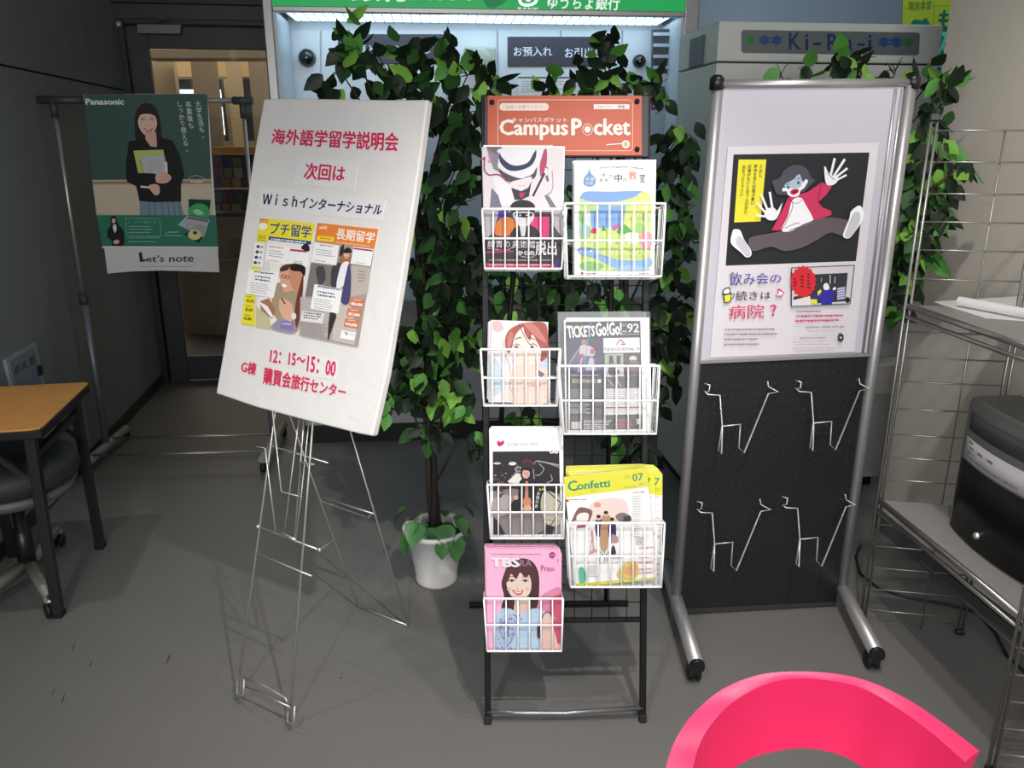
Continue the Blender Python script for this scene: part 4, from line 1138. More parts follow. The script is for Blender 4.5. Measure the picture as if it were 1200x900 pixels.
# brochures pasted on the board
b1 = paper(cr([(165, 55), (515, 92), (388, 798), (42, 735)], 275, 245, 5.457), 'brochure', M_GLP, .0012)
b2 = paper(cr([(530, 88), (918, 128), (790, 880), (412, 805)], 275, 245, 5.457), 'brochure', M_GLP, .0012)
p = Print(E_, bo + .0013, 275, 245, 5.457)
p.poly([(165, 55), (515, 92), (488, 228), (210, 195), (120, 560), (135, 750), (42, 735)], '#f1e23a')
p.poly([(163, 62), (215, 68), (212, 90), (160, 85)], '#e0672c'); p.qtext('wish', 168, 68, 208, 84, '#f6e9a0', .02); p.ell(182, 110, 27, 22, '#fbfae8'); p.micro(148, 165, 205, 205, 9, 14, '#b08c28', .1, 3)
p.text('プチ留学', [(232, 82), (492, 108), (484, 186), (224, 160)], '#27418c', .016)
p.poly([(220, 174), (490, 206), (486, 228), (216, 196)], '#27418c'); p.micro(232, 186, 470, 202, 11, 22, '#e6ecf8', .11, 4)
p.poly([(212, 200), (485, 232), (388, 798), (135, 755), (150, 560), (240, 560)], '#efe9e2')
p.poly([(120, 205), (200, 215), (182, 378), (104, 366)], '#d8dcd8'); p.poly([(127, 212), (194, 221), (178, 370), (112, 360)], '#f3f4f0')
for i in range(4): p.ell(150 - i * 6, 240 + i * 34, 11, 10, '#3c4450'); p.rect(166 - i * 6, 235 + i * 34, 184 - i * 6, 250 + i * 34, '#a7adb2')
p.poly([(210, 225), (350, 242), (330, 352), (195, 335)], '#f7f5f3'); p.micro(222, 236, 330, 246, 8, 14, '#d84a6a', .12, 5); p.micro(218, 262, 322, 310, 6, 17, '#77777c', .12, 6); p.micro(210, 325, 300, 340, 6, 14, '#c77a88', .12, 6)
p.poly([(352, 245), (484, 262), (466, 368), (338, 352)], '#f3f3f1'); p.poly([(356, 255), (465, 266), (462, 278), (354, 267)], '#c02f50'); p.micro(378, 330, 440, 348, 6, 10, '#7aa06a', .12, 7)
p.poly([(425, 245), (450, 222), (475, 235), (476, 270), (440, 262)], '#2a2630', True)
# two people laughing
p.poly([(250, 500), (300, 470), (360, 520), (430, 530), (400, 780), (300, 740), (240, 640)], '#a8947c', True)
p.poly([(300, 360), (350, 355), (372, 400), (380, 470), (360, 520), (320, 530), (298, 480), (285, 420)], '#dca488', True); p.poly([(290, 380), (330, 355), (400, 350), (360, 380), (300, 400)], '#4a3430', True)
p.poly([(350, 370), (410, 370), (436, 430), (420, 510), (390, 540), (365, 500), (352, 430)], '#c98d72', True); p.poly([(352, 370), (400, 350), (450, 372), (445, 430), (420, 400), (370, 395)], '#241c20', True); p.poly([(405, 530), (440, 420), (425, 640), (395, 760), (385, 640)], '#6c3c34', True)
p.ell(312, 430, 14, 13, '#3c2c2a'); p.ell(312, 430, 10, 9, '#dca488'); p.ell(340, 436, 14, 13, '#3c2c2a'); p.ell(340, 436, 10, 9, '#dca488'); p.poly([(302, 478), (330, 486), (325, 500), (306, 494)], '#ffffff', True)
p.poly([(290, 570), (330, 580), (370, 620), (370, 700), (340, 735), (310, 700), (285, 640)], '#e0ae92', True); p.line([(298, 570), (322, 605)], 8, '#2a2a34'); p.poly([(240, 740), (300, 700), (380, 740), (375, 796), (240, 770)], '#9a94a8', True); p.poly([(300, 712), (380, 724), (372, 780), (290, 765)], '#8f78b0'); p.micro(306, 728, 366, 760, 12, 22, '#e5d8f2', .12, 7); p.ell(378, 685, 16, 22, '#dfe6ee')
p.poly([(160, 590), (220, 570), (262, 650), (240, 700), (170, 660)], '#a8735f'); p.poly([(140, 580), (210, 620), (250, 690), (230, 690)], '#f5f2ee'); p.poly([(138, 620), (220, 690), (238, 768), (136, 752)], '#c9c09c')
p.poly([(90, 385), (285, 410), (248, 568), (72, 540)], '#f5f4f2'); p.micro(125, 396, 260, 410, 11, 16, '#3a4a78', .13, 8); p.micro(130, 425, 240, 470, 11, 20, '#55555c', .13, 9); p.micro(100, 470, 230, 540, 5, 14, '#8a8a90', .13, 10)
p.poly([(66, 545), (132, 556), (110, 742), (42, 730)], '#efe234')
for i in range(3): p.micro(80 - i * 8, 556 + i * 58, 120 - i * 8, 566 + i * 58, 8, 12, '#9a8c2a', .15, 3); p.text('¥5,000', [(78 - i * 8, 574 + i * 56), (124 - i * 8, 580 + i * 56), (120 - i * 8, 604 + i * 56), (74 - i * 8, 598 + i * 56)], '#5c541c', .03)
# second
p.poly([(530, 88), (918, 128), (893, 250), (512, 205)], '#e8863c'); p.qtext('wish', 540, 105, 590, 128, '#fbe6cc', .03); p.text('長期留学', [(655, 120), (900, 150), (888, 218), (648, 192)], '#fdf6ec', .018)
p.poly([(530, 170), (635, 180), (630, 210), (524, 200)], '#f2d83c'); p.micro(545, 182, 622, 196, 9, 14, '#b47a1c', .08, 3); p.micro(648, 210, 880, 220, 8, 16, '#f6cfa0', .12, 3)
p.poly([(512, 210), (893, 254), (790, 880), (412, 805)], '#a89c98')
p.poly([(488, 345), (650, 365), (640, 480), (625, 560), (450, 560)], '#7f7674'); p.poly([(520, 380), (570, 370), (580, 450), (540, 480)], '#4c4648', True)
p.poly([(745, 360), (872, 376), (850, 540), (745, 560)], '#bdb4aa'); p.micro(790, 395, 840, 470, 7, 20, '#6a625c', .1, 3); p.poly([(420, 560), (600, 600), (620, 820), (414, 800)], '#b9b1ae')
p.poly([(645, 590), (740, 600), (780, 780), (765, 868), (620, 838), (640, 700)], '#c9beb4'); p.poly([(610, 660), (650, 680), (625, 760), (595, 840)], '#3a3436', True)
p.poly([(680, 240), (700, 232), (690, 300), (670, 300)], '#332c30', True)
p.poly([(665, 330), (690, 290), (745, 290), (750, 350), (720, 400), (670, 380)], '#a06c4c', True); p.ell(716, 290, 18, 28, '#e3b09a'); p.poly([(698, 280), (706, 252), (735, 248), (748, 278)], '#2c262c', True); p.line([(706, 306), (722, 308)], 4, '#b04a4a')
p.poly([(625, 370), (680, 350), (690, 480), (640, 500), (615, 480)], '#44404a', True); p.poly([(650, 500), (680, 360), (730, 340), (722, 430), (690, 495)], '#ecebf0', True); p.poly([(730, 350), (745, 430), (730, 600), (680, 590), (700, 470), (715, 400)], '#4d4a72', True)
p.poly([(512, 212), (668, 232), (650, 360), (490, 338)], '#f3f1f0'); p.micro(545, 226, 650, 238, 8, 16, '#d84a6a', .12, 5); p.micro(520, 256, 640, 300, 6, 16, '#85858a', .12, 6); p.micro(512, 326, 600, 340, 6, 12, '#c77a88', .12, 6)
p.poly([(760, 240), (890, 256), (868, 366), (740, 348)], '#f1f1ef'); p.poly([(762, 246), (884, 262), (880, 272), (760, 257)], '#c02f50'); p.micro(775, 340, 840, 352, 6, 10, '#7aa06a', .12, 7)
p.poly([(510, 480), (690, 512), (662, 668), (484, 636)], '#f5f4f2'); p.poly([(528, 486), (688, 512), (684, 526), (526, 500)], '#c9d6ea'); p.micro(532, 490, 680, 502, 10, 16, '#3a4a78', .15, 8); p.micro(528, 524, 650, 570, 11, 20, '#55555c', .15, 9); p.micro(508, 572, 640, 640, 5, 14, '#8a8a90', .15, 10)
p.poly([(432, 650), (575, 668), (560, 732), (422, 715)], '#e6e2e0'); p.micro(440, 658, 560, 710, 9, 16, '#57555a', .12, 4); p.micro(420, 720, 600, 800, 4, 9, '#8d8785', .12, 4)
for i in range(3):
    x, y = 742 - i * 17, 568 + i * 65
    p.poly([(x, y), (x + 88, y + 12), (x + 78, y + 62), (x - 10, y + 50)], '#d9764e'); p.micro(x + 16, y + 9, x + 70, y + 18, 8, 12, '#f3d0bc', .13, 3)
    p.text(('¥8,000', '¥5,000', '¥10,000')[i], [(x + 4, y + 26), (x + 76, y + 36), (x + 72, y + 58), (x, y + 48)], '#fbf3ec', .04)
p.poly([(685, 775), (775, 790), (765, 842), (672, 826)], '#f3f2f1'); p.line([(700, 790), (722, 792), (712, 806)], 5, '#33333a'); p.line([(735, 800), (765, 806)], 4, '#9a9aa0'); p.curve([(640, 800), (645, 770), (662, 770), (668, 800)], 4, '#eee8e2')
p.build('brochure_print', board)

# ================================================================== WHEELED NOTICE BOARD (right of centre)
W = Plane((.8, 2.27, 0), 6.0, -2.5)
wb = thing('notice_board', W.o, 'wheeled aluminium notice board, white panel above and black pegboard below', 'notice board')
q = MB(); q.tube([W.at(841, 100), W.at(790.5, 722)], .0155, 14); q.build('post', M_ALU, wb)
q = MB(); q.tube([W.at(1067, 100), W.at(983, 714)], .0155, 14); q.build('post', M_ALU, wb)
q = MB(); q.tube([W.at(843, 99), W.at(1066, 97)], .0115, 12); q.build('top_rail', M_ALU, wb)
for (x, y) in ((840, 98), (1070, 97)):
    q = MB(); q.lathe([(.006, -.02), (.0185, -.014), (.0185, .012), (.012, .02), (.001, .022)], W.at(x, y), 14, (W.r, W.n * -1, W.u)); q.build('corner_cap', M_BLACK, wb)
q = MB(); q.slab([W.at(847, 104, .003), W.at(1059, 102, .003), W.at(1020, 414, .003), W.at(820, 423, .003)], W.n, .02); q.build('white_panel', mat('white_panel', '#bfbcc5', .35), wb)
for (a, b) in (((1050, 104), (1011, 414)), ((1058, 104), (1017, 414))):
    q = MB(); q.tube([W.at(*a, .006), W.at(*b, .006)], .004, 8); q.build('edge_rail', M_ALU, wb)
q = MB(); q.slab([W.at(818, 422, .008), W.at(1022, 412.5, .008), W.at(1021, 418, .008), W.at(817.5, 427, .008)], W.n, .028); q.build('middle_rail', M_ALU, wb, bevel=.002)
M_PEG = mat('black_pegboard', '#1b1c1e', .42)
q = MB(); q.slab([W.at(817, 427, .0), W.at(1021, 418, .0), W.at(984, 706, .0), W.at(794, 715, .0)], W.n, .012); q.build('pegboard', M_PEG, wb)
q = MB(); q.slab([W.at(794, 715, .006), W.at(984, 706, .006), W.at(983.5, 709, .006), W.at(793.6, 718.5, .006)], W.n, .02); q.build('bottom_rail', mat('dark_rail', '#4a4b4d', .35, .5), wb)
# the holes of the pegboard
q = MB()
p0 = W.at(817, 427); p1 = W.at(1021, 418); p2 = W.at(984, 706); p3 = W.at(794, 715)
nx, ny = 21, 30
for i in range(nx):
    for j in range(ny):
        a, b_ = (i + .5) / nx, (j + .5) / ny
        c = (p0 * (1 - a) + p1 * a) * (1 - b_) + (p3 * (1 - a) + p2 * a) * b_ + W.n * .0003
        q.add([c + W.r * .0022 * math.cos(t) + W.u * .0022 * math.sin(t) for t in [k * math.pi / 3 for k in range(6)]], [(0, 1, 2, 3, 4, 5)])
o = q.build('peg_hole', mat('hole_dark', '#3a3c40', .6), wb); o['kind'] = 'stuff'
# feet with castors
for (ft, pp) in (((817, 781), W.at(790.5, 722)), ((1028, 767), W.at(984, 713))):
    b_ = onz(*ft, .066); pm = Vector((pp.x, pp.y, .066)); a = pm + (pm - b_) * .62
    q = MB(); q.tube([a, b_], .021, 16); q.build('foot_tube', M_ALU, wb)
    ax = (b_ - a).normalized(); sd = ax.cross(ZU)
    for e, s in ((a, -1), (b_, 1)):
        q = MB(); q.tube([e - ax * .004 * s, e + ax * .006 * s], [.0225, .0205], 16); q.build('end_cap', M_BLACK, wb)
        c = e - ax * .035 * s
        q = MB(); q.tube([c + Vector((0, 0, -.018)), c + Vector((0, 0, -.045))], .009, 10)
        w0 = Vector((c.x, c.y, .027)) + sd * .0
        for k in (-1, 1): q.lathe([(.004, -.006), (.024, -.006), (.027, 0), (.024, .006), (.004, .006)], w0 + sd * .011 * k, 18, (ax, ZU, sd))
        q.lathe([(.02, -.005), (.02, .005)], w0, 14, (ax, ZU, sd))
        q.build('castor', M_RUBBER, wb)
# hooks on the pegboard: bent wire brochure holders, each one thing
cH = lambda x, y: (900 + x / 4, 450 + y / 4)
def hook(px, dxy, label):
    """px: measured polyline of the upper right holder, shifted by dxy; the prongs stand out from the board"""
    dx, dy = dxy
    q = MB()
    for pts in px:
        q.tube([W.at(x + dx, y + dy, o) for x, y, o in pts], .0023, 6)
    o_ = q.build('wire_holder', M_CHROME)
    return tag(o_, label, 'wire holder', 'wire holders on the black pegboard')
_h = [(470, 180, .001), (488, 185, .008), (485, 205, .010), (468, 205, .004), (483, 215, .016), (520, 217, .02), (527, 312, .05), (515, 392, .07), (525, 405, .074), (528, 316, .05), (585, 310, .05), (580, 385, .07), (597, 402, .074), (675, 212, .02), (707, 207, .016), (675, 190, .006), (672, 172, .001)]
H1 = [[(760 + x / 2.727, 380 + y / 2.727, o) for x, y, o in _h]]
hook(H1, (0, 0), 'chrome wire holder at the upper right of the black pegboard')
hook([[(x - 107, y + 3.5, o) for x, y, o in l] for l in H1], (0, 0), 'chrome wire holder at the upper left of the black pegboard')
hook([[(x - 16, y + 136, o) for x, y, o in l] for l in H1], (0, 0), 'chrome wire holder at the lower right of the black pegboard')
hook([[(x - 116, y + 141.5, o) for x, y, o in l] for l in H1], (0, 0), 'chrome wire holder at the lower left of the black pegboard')

# poster on the white panel
po = thing('health_poster', W.at(925, 416, .006), 'white poster with a falling cartoon person in a pink jacket', 'poster')
q = MB(); q.slab([W.at(853, 172, .0062), W.at(1030, 167, .0062), W.at(1001, 412, .0062), W.at(832, 419, .0062)], W.n, .0008); q.build('sheet', mat('poster_paper', '#d6d0d5', .45), po)
p = Print(W, .0064, 840, 170, 6)
p.poly([(118, 66), (1074, 52), (978, 816), (62, 848)], '#25272b')
p.poly([(154, 102), (348, 102), (308, 536), (122, 544)], '#e6dc3c')
for k, (x0, n, y0) in enumerate(((300, 3, 135), (262, 9, 135), (220, 11, 135), (180, 7, 140))):
    tx = ('お前も', '野球を見た記憶が無い', '記憶がないと言う人が多い', '気をつけて下さい')[k]
    p.text(tx, [(x0, y0), (x0 + 26, y0), (x0 + 26 - n * 2.6, y0 + n * 32), (x0 - n * 2.6, y0 + n * 32)], '#54501c', .01, True)
SK = '#e9e7ec'
p.poly([(230, 655), (380, 620), (520, 590), (680, 520), (820, 510), (940, 545), (905, 640), (800, 615), (700, 670), (600, 720), (480, 745), (380, 715), (250, 745)], '#5f545c', True)
p.poly([(385, 600), (470, 440), (500, 370), (560, 350), (640, 330), (740, 260), (808, 295), (770, 350), (715, 400), (745, 440), (806, 462), (805, 492), (675, 530), (560, 560), (455, 600)], '#c8345c')
p.poly([(530, 390), (590, 370), (625, 420), (670, 500), (672, 530), (600, 560), (520, 605), (455, 598), (500, 500)], '#eceaee', True)
p.curve([(480, 585), (530, 560), (580, 545)], 6, '#8d8c94'); p.curve([(510, 600), (580, 575), (670, 545)], 6, '#7a7a82'); p.curve([(530, 400), (570, 410), (600, 385)], 5, '#9c9ca4')
p.curve([(740, 260), (715, 400), (806, 462)], 4, '#4a1826'); p.curve([(500, 370), (535, 420), (500, 520), (455, 600)], 4, '#4a1826')
p.poly([(390, 250), (440, 230), (480, 170), (560, 138), (630, 165), (665, 230), (690, 250), (640, 300), (610, 330), (560, 330), (470, 350), (420, 340), (400, 290)], '#4b4a55', True)
p.poly([(480, 275), (530, 250), (580, 205), (605, 260), (625, 240), (640, 255), (615, 300), (590, 320), (575, 355), (535, 365), (500, 350), (490, 325), (462, 325), (465, 300), (482, 300)], SK, True)
p.poly([(480, 275), (540, 240), (580, 205), (600, 260), (580, 300), (490, 300)], '#a7bac8', True)
p.ell(502, 298, 9, 12, '#3c5a66'); p.ell(574, 265, 9, 12, '#3c5a66'); p.line([(485, 280), (510, 272)], 4, '#222'.replace('#222', '#222226')); p.line([(562, 240), (590, 232)], 4, '#222226')
p.poly([(515, 330), (540, 308), (575, 312), (570, 335), (535, 350)], '#c8263c', True); p.poly([(528, 332), (545, 320), (565, 320), (560, 332), (540, 340)], '#7a1420', True)
# raised hand right
p.poly([(755, 155), (768, 165), (790, 200), (815, 215), (850, 220), (845, 260), (800, 285), (765, 262)], SK, True)
for (a, b_, w_) in (((800, 215), (828, 98), 17), ((825, 215), (897, 104), 17), ((842, 222), (914, 166), 16), ((845, 245), (908, 212), 14), ((775, 240), (762, 160), 15)): p.line([a, b_], w_, SK)
p.line([(775, 195), (828, 245)], 4, '#3a3a42')
# left hand
p.poly([(335, 490), (350, 450), (400, 440), (425, 460), (460, 405), (440, 480), (410, 525), (360, 525)], SK, True)
for (a, b_, w_) in (((360, 465), (315, 352), 16), ((392, 455), (373, 335), 16), ((345, 478), (284, 410), 15), ((345, 502), (282, 495), 14)): p.line([a, b_], w_, SK)
p.poly([(110, 610), (125, 592), (165, 600), (190, 660), (240, 740), (238, 780), (205, 788), (170, 755), (100, 690)], '#f1f0f3', True); p.poly([(150, 640), (190, 665), (235, 745), (232, 778), (205, 782), (175, 745), (135, 690)], '#c4c4cb', True)
p.poly([(1000, 425), (1030, 460), (1030, 520), (985, 590), (935, 652), (895, 650), (890, 620), (930, 520), (945, 465)], '#f1f0f3', True); p.poly([(960, 480), (1005, 480), (1000, 550), (945, 640), (900, 645), (915, 590)], '#c4c4cb', True)
p.crop(840, 300, 6.316)
p.text('飲み会の', [(92, 118), (478, 130), (476, 200), (98, 222)], '#4b3c96', .0); p.text('続きは', [(142, 258), (402, 262), (402, 318), (140, 335)], '#2c2c36', .0); p.text('病院', [(88, 365), (352, 356), (350, 460), (90, 470)], '#cf3c62', .0); p.text('？', [(396, 362), (440, 360), (438, 440), (398, 444)], '#c8406a', .03)
p.poly([(435, 290), (455, 285), (450, 245), (462, 240), (502, 272), (470, 308), (465, 296), (440, 302)], '#cf3c5c'); p.poly([(442, 285), (460, 280), (458, 256), (494, 273), (470, 296), (466, 290), (446, 294)], '#efe9ee')
p.poly([(42, 262), (60, 240), (92, 232), (104, 262), (98, 282), (50, 288)], '#2b2b2b', True); p.poly([(50, 262), (66, 247), (88, 242), (96, 262), (88, 275), (56, 278)], '#f0eef0', True); p.poly([(48, 288), (110, 276), (104, 340), (58, 350)], '#2b2b2b'); p.poly([(55, 293), (104, 283), (98, 334), (63, 343)], '#e2da3c'); p.curve([(106, 285), (128, 280), (122, 308), (106, 318)], 5, '#2b2b2b')
for i, y in enumerate((540, 575, 612, 650)): p.micro(60 - i * 2, y, (450, 475, 350, 380)[i], y + 14, 13, 30, '#8d868c', -.01, i + 3)
p.poly([(552, 86), (1022, 66), (990, 356), (550, 376)], '#1f1f24'); p.poly([(558, 92), (1015, 72), (984, 350), (556, 370)], '#c9c5c8')
p.poly([(725, 135), (970, 125), (950, 335), (560, 365), (570, 300), (700, 280)], '#34343a'); p.poly([(556, 330), (690, 295), (700, 365), (556, 370)], '#d8d4d6')
p.poly([(705, 300), (780, 265), (810, 240), (850, 250), (880, 240), (860, 330), (850, 356), (775, 360), (770, 320), (720, 315)], '#332e96'); p.poly([(690, 320), (740, 320), (745, 350), (695, 352)], '#d9d63c'); p.poly([(745, 265), (768, 245), (775, 265), (750, 295)], '#d9d63c')
p.poly([(790, 215), (815, 200), (835, 235), (820, 250), (795, 248)], '#e7e4e6', True); p.poly([(862, 235), (880, 230), (878, 250), (860, 250)], '#e7e4e6', True)
p.poly([(895, 235), (950, 225), (945, 320), (890, 325)], '#8d84b4')
for i in range(5): p.line([(892, 245 + i * 18), (948, 236 + i * 18)], 5, '#e3e0e8')
p.line([(840, 140), (838, 205)], 5, '#d8d8dc'); p.line([(876, 155), (872, 200)], 6, '#aab4bc'); p.line([(775, 165), (773, 190)], 5, '#aab4bc'); p.ell(968, 325, 18, 22, '#1f1f24')
st = []
for i in range(36):
    a = 2 * math.pi * i / 36; r_ = 1.0 if i % 2 else .88
    st.append((640 + 98 * r_ * math.cos(a), 190 + 122 * r_ * math.sin(a)))
p.poly(st, '#cf2a32')
for i, x in enumerate((700, 650, 600)): p.micro(x - 30, 130 + i * 16, x - 6, 250, 17, 24, '#6e1a20', 0, i)
p.micro(592, 408, 780, 424, 12, 20, '#8d868c', -.02, 3); p.micro(592, 440, 960, 458, 15, 22, '#c8486c', -.02, 4); p.micro(584, 475, 960, 492, 15, 22, '#c8486c', -.02, 5)
p.text('www.ask.or.jp', [(655, 520), (946, 512), (944, 534), (656, 544)], '#8d868c', .01); p.micro(660, 556, 900, 560, 3, 8, '#a39ca2', -.02, 3)
p.line([(572, 596), (870, 588), (868, 630), (572, 640)], 2, '#b4adb3', True); p.micro(615, 604, 850, 616, 10, 20, '#a39ca2', -.01, 5); p.poly([(900, 585), (918, 572), (938, 588), (936, 622), (915, 636), (898, 620)], '#3f3a3e', True); p.ell(918, 604, 9, 8, '#c4bec2')
p.micro(575, 658, 900, 665, 4, 10, '#a39ca2', -.02, 6); p.micro(565, 680, 930, 710, 3, 9, '#b7b0b6', -.02, 7)
p.build('poster_print', po)
# ================================================================== GARMENT RACK AND ITS POSTER (left back)
G = Plane((-1.967, 3.60, 0), 4.0)
gr = thing('garment_rack', onz(135, 540), 'chrome garment rack on wheels with grey grips, standing by the dark wall', 'garment rack')
gz = lambda x, y: G.at(x, y)
top_l, top_r = gz(45, 118), gz(296, 117)
barz = 1.632
def gp(u, z, o=0): return G.uv(u, z, o)
ul = (gz(62, 120) - G.o).dot(G.r); urr = (gz(284, 118) - G.o).dot(G.r)
u_l0 = (top_l - G.o).dot(G.r); u_r0 = (top_r - G.o).dot(G.r)
M_GRIP = mat('dark_grey_grip', '#3d4145', .5)
q = MB(); q.tube([gp(u_l0, barz), gp(u_r0, barz)], .011, 12); q.build('hanging_bar', M_CHROME, gr)
for (a, b) in ((u_l0, ul + .13), (urr - .04, u_r0)):
    q = MB(); q.tube([gp(a, barz), gp(b, barz)], .0165, 12); q.build('grip', M_GRIP, gr)
for u in (ul, urr):
    q = MB(); q.tube([gp(u, .77), gp(u, barz)], .0085, 10); q.build('inner_pole', M_CHROME, gr)
    q = MB(); q.tube([gp(u, .06), gp(u, .79)], .0155, 12); q.build('outer_pole', mat('grey_blue_tube', '#7c828c', .4, .4), gr)
    q = MB(); q.tube([gp(u, .75), gp(u, .80)], .019, 12); q.build('clamp', M_GRIP, gr)
    q = MB(); q.tube([gp(u, 1.56), gp(u, barz)], .015, 12); q.build('clamp', M_GRIP, gr)
M_FOOTG = mat('pale_grey_plastic', '#8e928f', .5)
for u in (ul, urr):
    a, b = gp(u, .06, .24), gp(u, .06, -.24)
    q = MB(); q.tube([a, b], .02, 12); q.build('foot', M_FOOTG, gr)
    for e in (a, b):
        q = MB(); q.tube([e + Vector((0, 0, -.015)), e + Vector((0, 0, -.03))], .012, 8)
        q.lathe([(.004, -.01), (.02, -.01), (.022, 0), (.02, .01), (.004, .01)], Vector((e.x, e.y, .022)), 16, (G.n, ZU, G.r)); q.build('castor', M_RUBBER, gr)
for o in (.17, -.06):
    q = MB(); q.tube([gp(ul, .075, o), gp(urr, .075, o)], .006, 8); q.build('cross_rail', M_DULLSTEEL, gr)

PN = Plane((-1.7, 3.555, 1.0), 4.0, 1.0)
po = thing('hanging_poster', PN.at(190, 316), 'green blackboard poster of a smiling woman in black, hung on the garment rack', 'poster')
q = MB()
pq = [(98, 110.5), (170, 110), (243, 110), (250, 210), (257, 319), (225, 318), (190, 317), (155, 318), (126, 320.5), (112, 215)]
q.slab([PN.at(x, y, 0) for x, y in pq], PN.n, .0008); q.build('sheet', mat('poster_sheet', '#dcdad8', .4), po)
p = Print(PN, .0003, 90, 105, 7.059)
p.poly([(60, 38), (1080, 36), (1112, 745), (128, 752)], '#3d5a54')
p.poly([(128, 750), (1112, 742), (1116, 785), (134, 790)], '#a98876'); p.poly([(126, 748), (1112, 741), (1113, 752), (128, 760)], '#cbbba6')
p.poly([(132, 785), (1116, 780), (1136, 1045), (164, 1040)], '#d3c4ad')
p.qtext('Panasonic', 76, 76, 388, 124, '#dfe3e2', .045)
p.text('大学生活も、', [(975, 92), (1025, 92), (1068, 410), (1018, 410)], '#cdd6d2', .012, True)
p.text('卒業後も', [(895, 94), (945, 94), (972, 325), (922, 325)], '#cdd6d2', .012, True)
p.text('しっかり使える。', [(825, 92), (875, 92), (935, 525), (885, 525)], '#cdd6d2', .012, True)
HB = '#2a1c1a'
p.poly([(480, 250), (492, 180), (530, 125), (580, 112), (635, 130), (670, 190), (690, 270), (700, 370), (715, 420), (690, 440), (600, 470), (520, 440), (490, 420), (480, 360)], HB, True)
p.poly([(505, 250), (520, 212), (580, 200), (640, 212), (662, 262), (655, 320), (620, 372), (590, 384), (552, 366), (515, 310)], '#e9c3ae', True)
p.poly([(565, 350), (655, 350), (662, 440), (658, 475), (610, 470), (570, 440)], '#dcb29c')
p.poly([(500, 270), (498, 200), (560, 150), (640, 165), (672, 260), (640, 215), (580, 200), (525, 212)], HB, True)
p.curve([(530, 252), (545, 245), (560, 252)], 6, '#2d2226'); p.curve([(605, 252), (620, 245), (636, 252)], 6, '#2d2226'); p.curve([(526, 236), (545, 228), (562, 234)], 4, '#5d4440'); p.curve([(602, 234), (622, 228), (640, 236)], 4, '#5d4440'); p.curve([(580, 290), (575, 300), (588, 302)], 4, '#c7917c')
p.poly([(550, 316), (590, 326), (632, 314), (615, 345), (580, 348)], '#c8645c', True); p.poly([(560, 322), (590, 330), (622, 320), (590, 338)], '#f7efec', True)
p.poly([(430, 430), (560, 400), (610, 470), (660, 480), (700, 400), (790, 420), (850, 540), (890, 700), (860, 800), (860, 925), (520, 925), (490, 800), (415, 760), (405, 640)], '#121214')
p.poly([(468, 505), (715, 497), (745, 640), (720, 700), (640, 720), (510, 700)], '#c2cf7c'); p.poly([(540, 560), (715, 540), (740, 700), (560, 705)], '#c9c6cc'); p.poly([(722, 600), (748, 598), (752, 690), (735, 690)], '#e4e3e2'); p.line([(520, 575), (545, 690)], 4, '#5e6b3c')
for i in range(4): p.line([(575, 590 + i * 26), (700, 575 + i * 26)], 3, '#aaa6b0')
p.poly([(500, 690), (660, 700), (660, 765), (520, 800), (430, 760), (420, 690)], '#121214', True)
p.poly([(655, 705), (700, 685), (760, 700), (782, 735), (745, 770), (690, 775), (655, 760)], '#e5b8a2', True)
for k in range(3): p.curve([(690, 715 + k * 17), (730, 712 + k * 17), (765, 722 + k * 15)], 3, '#c08e7a')
p.poly([(595, 800), (640, 785), (680, 800), (685, 855), (655, 878), (620, 850)], '#e5b8a2', True); p.poly([(525, 798), (600, 805), (598, 820), (528, 814)], '#eeeae6')
p.curve([(920, 735), (990, 710), (1060, 738)], 4, '#b7c0bb'); p.micro(945, 755, 1050, 772, 16, 22, '#e6e2d6', 0, 4)
p.crop(90, 215, 7.059)
p.poly([(520, 145), (858, 150), (885, 262), (520, 262)], '#7d93a4')
for x in (590, 640, 700, 750, 800, 840): p.line([(x, 150), (x + 14, 260)], 9, '#5c7186')
p.poly([(495, 0), (860, 0), (862, 150), (640, 155), (515, 145)], '#121214')
p.poly([(595, 20), (640, 5), (680, 20), (685, 75), (655, 98), (620, 70)], '#e5b8a2', True); p.poly([(525, 18), (600, 25), (598, 40), (528, 34)], '#eeeae6')
p.poly([(166, 262), (1150, 262), (1170, 522), (210, 518)], '#2f7d62'); p.micro(185, 250, 235, 258, 6, 10, '#7c7464', 0, 3)
p.poly([(925, 128), (1108, 136), (1090, 285), (925, 255)], '#123d28'); p.poly([(935, 200), (1000, 165), (1080, 190), (1088, 280), (930, 250)], '#3fae62', True); p.poly([(960, 225), (1010, 215), (1050, 250), (1000, 262)], '#a5dcae', True)
p.poly([(912, 265), (1098, 300), (1052, 445), (836, 342)], '#b6b9bf'); p.poly([(925, 272), (1090, 302), (1084, 322), (905, 290)], '#6f7379'); p.poly([(990, 330), (1070, 355), (1050, 435), (960, 390)], '#a3a6ad'); p.ell(935, 352, 24, 22, '#8a8d95'); p.ell(935, 352, 19, 17, '#bcbfc5')
p.poly([(885, 420), (930, 395), (1040, 440), (1012, 492)], '#1e2a24'); p.ell(975, 425, 56, 42, '#dfd98c'); p.ell(978, 408, 18, 14, '#3d4038')
p.poly([(275, 310), (285, 275), (305, 268), (325, 280), (335, 320), (350, 350), (380, 380), (392, 430), (382, 515), (296, 515), (285, 470), (252, 440), (258, 375), (282, 350)], '#1a1a1e', True)
p.ell(305, 308, 17, 22, '#e2b8a4'); p.poly([(300, 340), (325, 340), (330, 380), (315, 412), (298, 370)], '#e9e9ec'); p.poly([(302, 480), (330, 465), (355, 478), (335, 500), (310, 498)], '#e2b8a4', True); p.poly([(284, 300), (290, 278), (306, 272), (322, 280), (328, 302), (305, 288)], '#1a1a1e', True)
